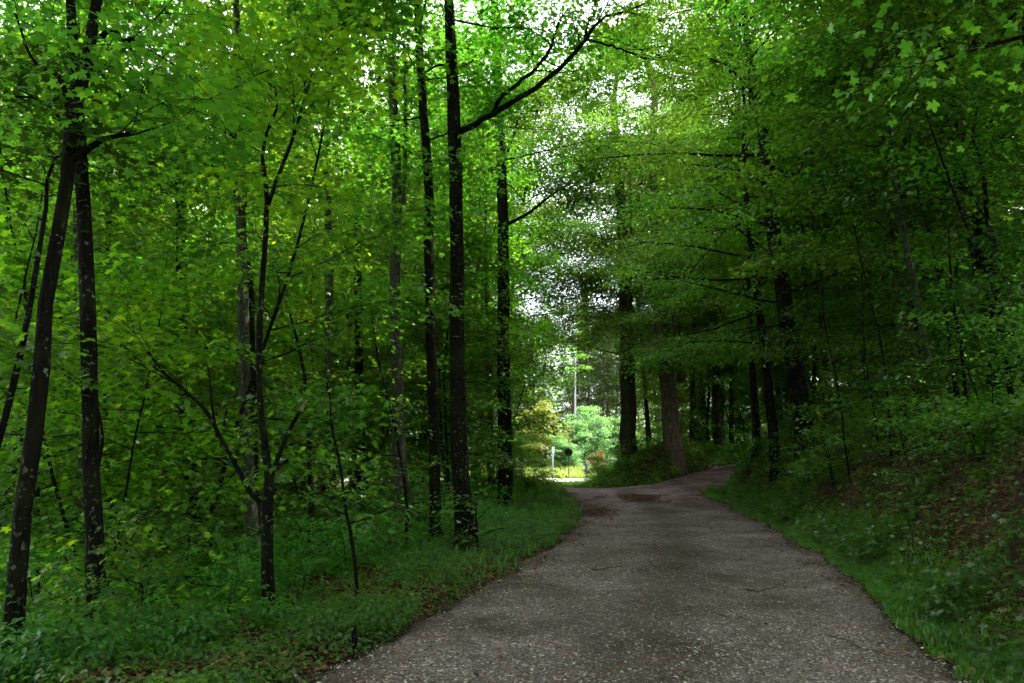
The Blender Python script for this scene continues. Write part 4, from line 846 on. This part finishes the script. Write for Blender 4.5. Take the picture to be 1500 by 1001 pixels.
for k in range(8):
    x = r.uniform(-6, 2); y = r.uniform(3, 11); blobs.append((x, y, 1.6 + .68 * y + r.uniform(4.5, 9.5), r.uniform(2.0, 3.2)))
for k in range(60):
    x = r.uniform(4, 18); y = r.uniform(3, 16); blobs.append((x, y, 1.6 + .68 * y + r.uniform(4.5, 9.5), r.uniform(2.0, 3.2)))
for k in range(46): blobs.append((r.choice([-1, 1]) * r.uniform(8, 32), r.uniform(-30, 1), r.uniform(1.5, 7), r.uniform(2, 3.5)))
mass('unseen_shade_canopy', blobs, 220000, .40, 5)

r = np.random.default_rng(89); fb = []
for k in range(420):
    a = r.uniform(-1, 1); x = a * 130; y = 138 + r.uniform(0, 26) - abs(a) ** 2 * 60; fb.append((x, y, r.uniform(2, 23), r.uniform(3, 5)))
for k in range(300):
    a = r.uniform(-1, 1); x = a * 130; y = 134 + r.uniform(0, 10) - abs(a) ** 2 * 60; fb.append((x, y, r.uniform(0, 9), r.uniform(4, 6)))
mass('far_woods', fb, 170000, .75, 6, 'maple')
# ------------------------------------------------------------------ light, sky, camera
SUN_EL, SUN_AZ = R_(54), R_(66)     # azimuth from +Y towards +X
w = bpy.data.worlds.new('World'); scene.world = w; w.use_nodes = True; t = w.node_tree; t.nodes.clear()
sky = t.nodes.new('ShaderNodeTexSky'); sky.sky_type = 'NISHITA'; sky.sun_disc = False; sky.sun_elevation = SUN_EL; sky.sun_rotation = SUN_AZ; sky.dust_density = 4.0; sky.air_density = 1.0; sky.ozone_density = 1.0
bg = t.nodes.new('ShaderNodeBackground'); bg.inputs['Strength'].default_value = .15; 
tcw = t.nodes.new('ShaderNodeTexCoord'); nw = t.nodes.new('ShaderNodeTexNoise'); nw.inputs['Scale'].default_value = 2.2; nw.inputs['Detail'].default_value = 6; t.links.new(tcw.outputs['Generated'], nw.inputs[0])
rw = t.nodes.new('ShaderNodeValToRGB'); ramp(rw, [(.3, (.45,) * 3), (.6, (.95,) * 3)]); t.links.new(nw.outputs[0], rw.inputs[0])
mw = t.nodes.new('ShaderNodeMix'); mw.data_type = 'RGBA'; t.links.new(rw.outputs[0], mw.inputs['Factor']); t.links.new(sky.outputs[0], mw.inputs['A']); mw.inputs['B'].default_value = (7.5, 7.8, 8.2, 1)
t.links.new(mw.outputs['Result'], bg.inputs[0])
ow = t.nodes.new('ShaderNodeOutputWorld'); t.links.new(bg.outputs[0], ow.inputs[0])
sl = bpy.data.lights.new('sun', 'SUN'); sl.energy = 4.0; sl.angle = R_(.6); sl.color = (1, .95, .86)
so = bpy.data.objects.new('sun', sl); C.objects.link(so)
sd = Vector((math.sin(SUN_AZ) * math.cos(SUN_EL), math.cos(SUN_AZ) * math.cos(SUN_EL), math.sin(SUN_EL)))
so.rotation_euler = sd.to_track_quat('Z', 'Y').to_euler()
cd = bpy.data.cameras.new('camera'); cd.sensor_width = 36; cd.lens = 36 * F / 1500; cd.clip_end = 3000; cd.clip_start = .05
co = bpy.data.objects.new('camera', cd); C.objects.link(co); co.location = (0, 0, EYE); co.rotation_euler = (R_(90) + PITCH, 0, 0); scene.camera = co
vs = scene.view_settings; vs.view_transform = 'Standard'; vs.look = 'None'; vs.exposure = 2.2; vs.gamma = 1.0
scene.cycles.max_bounces = 7; scene.cycles.diffuse_bounces = 5; scene.cycles.use_adaptive_sampling = True; scene.cycles.adaptive_threshold = .03; scene.cycles.transmission_bounces = 5; scene.cycles.glossy_bounces = 2
scene.cycles.use_denoising = True; scene.cycles.sample_clamp_indirect = 6
print('SCENE BUILT', sum(len(m.polygons) for m in bpy.data.meshes), 'faces', len(bpy.data.objects), 'objects')
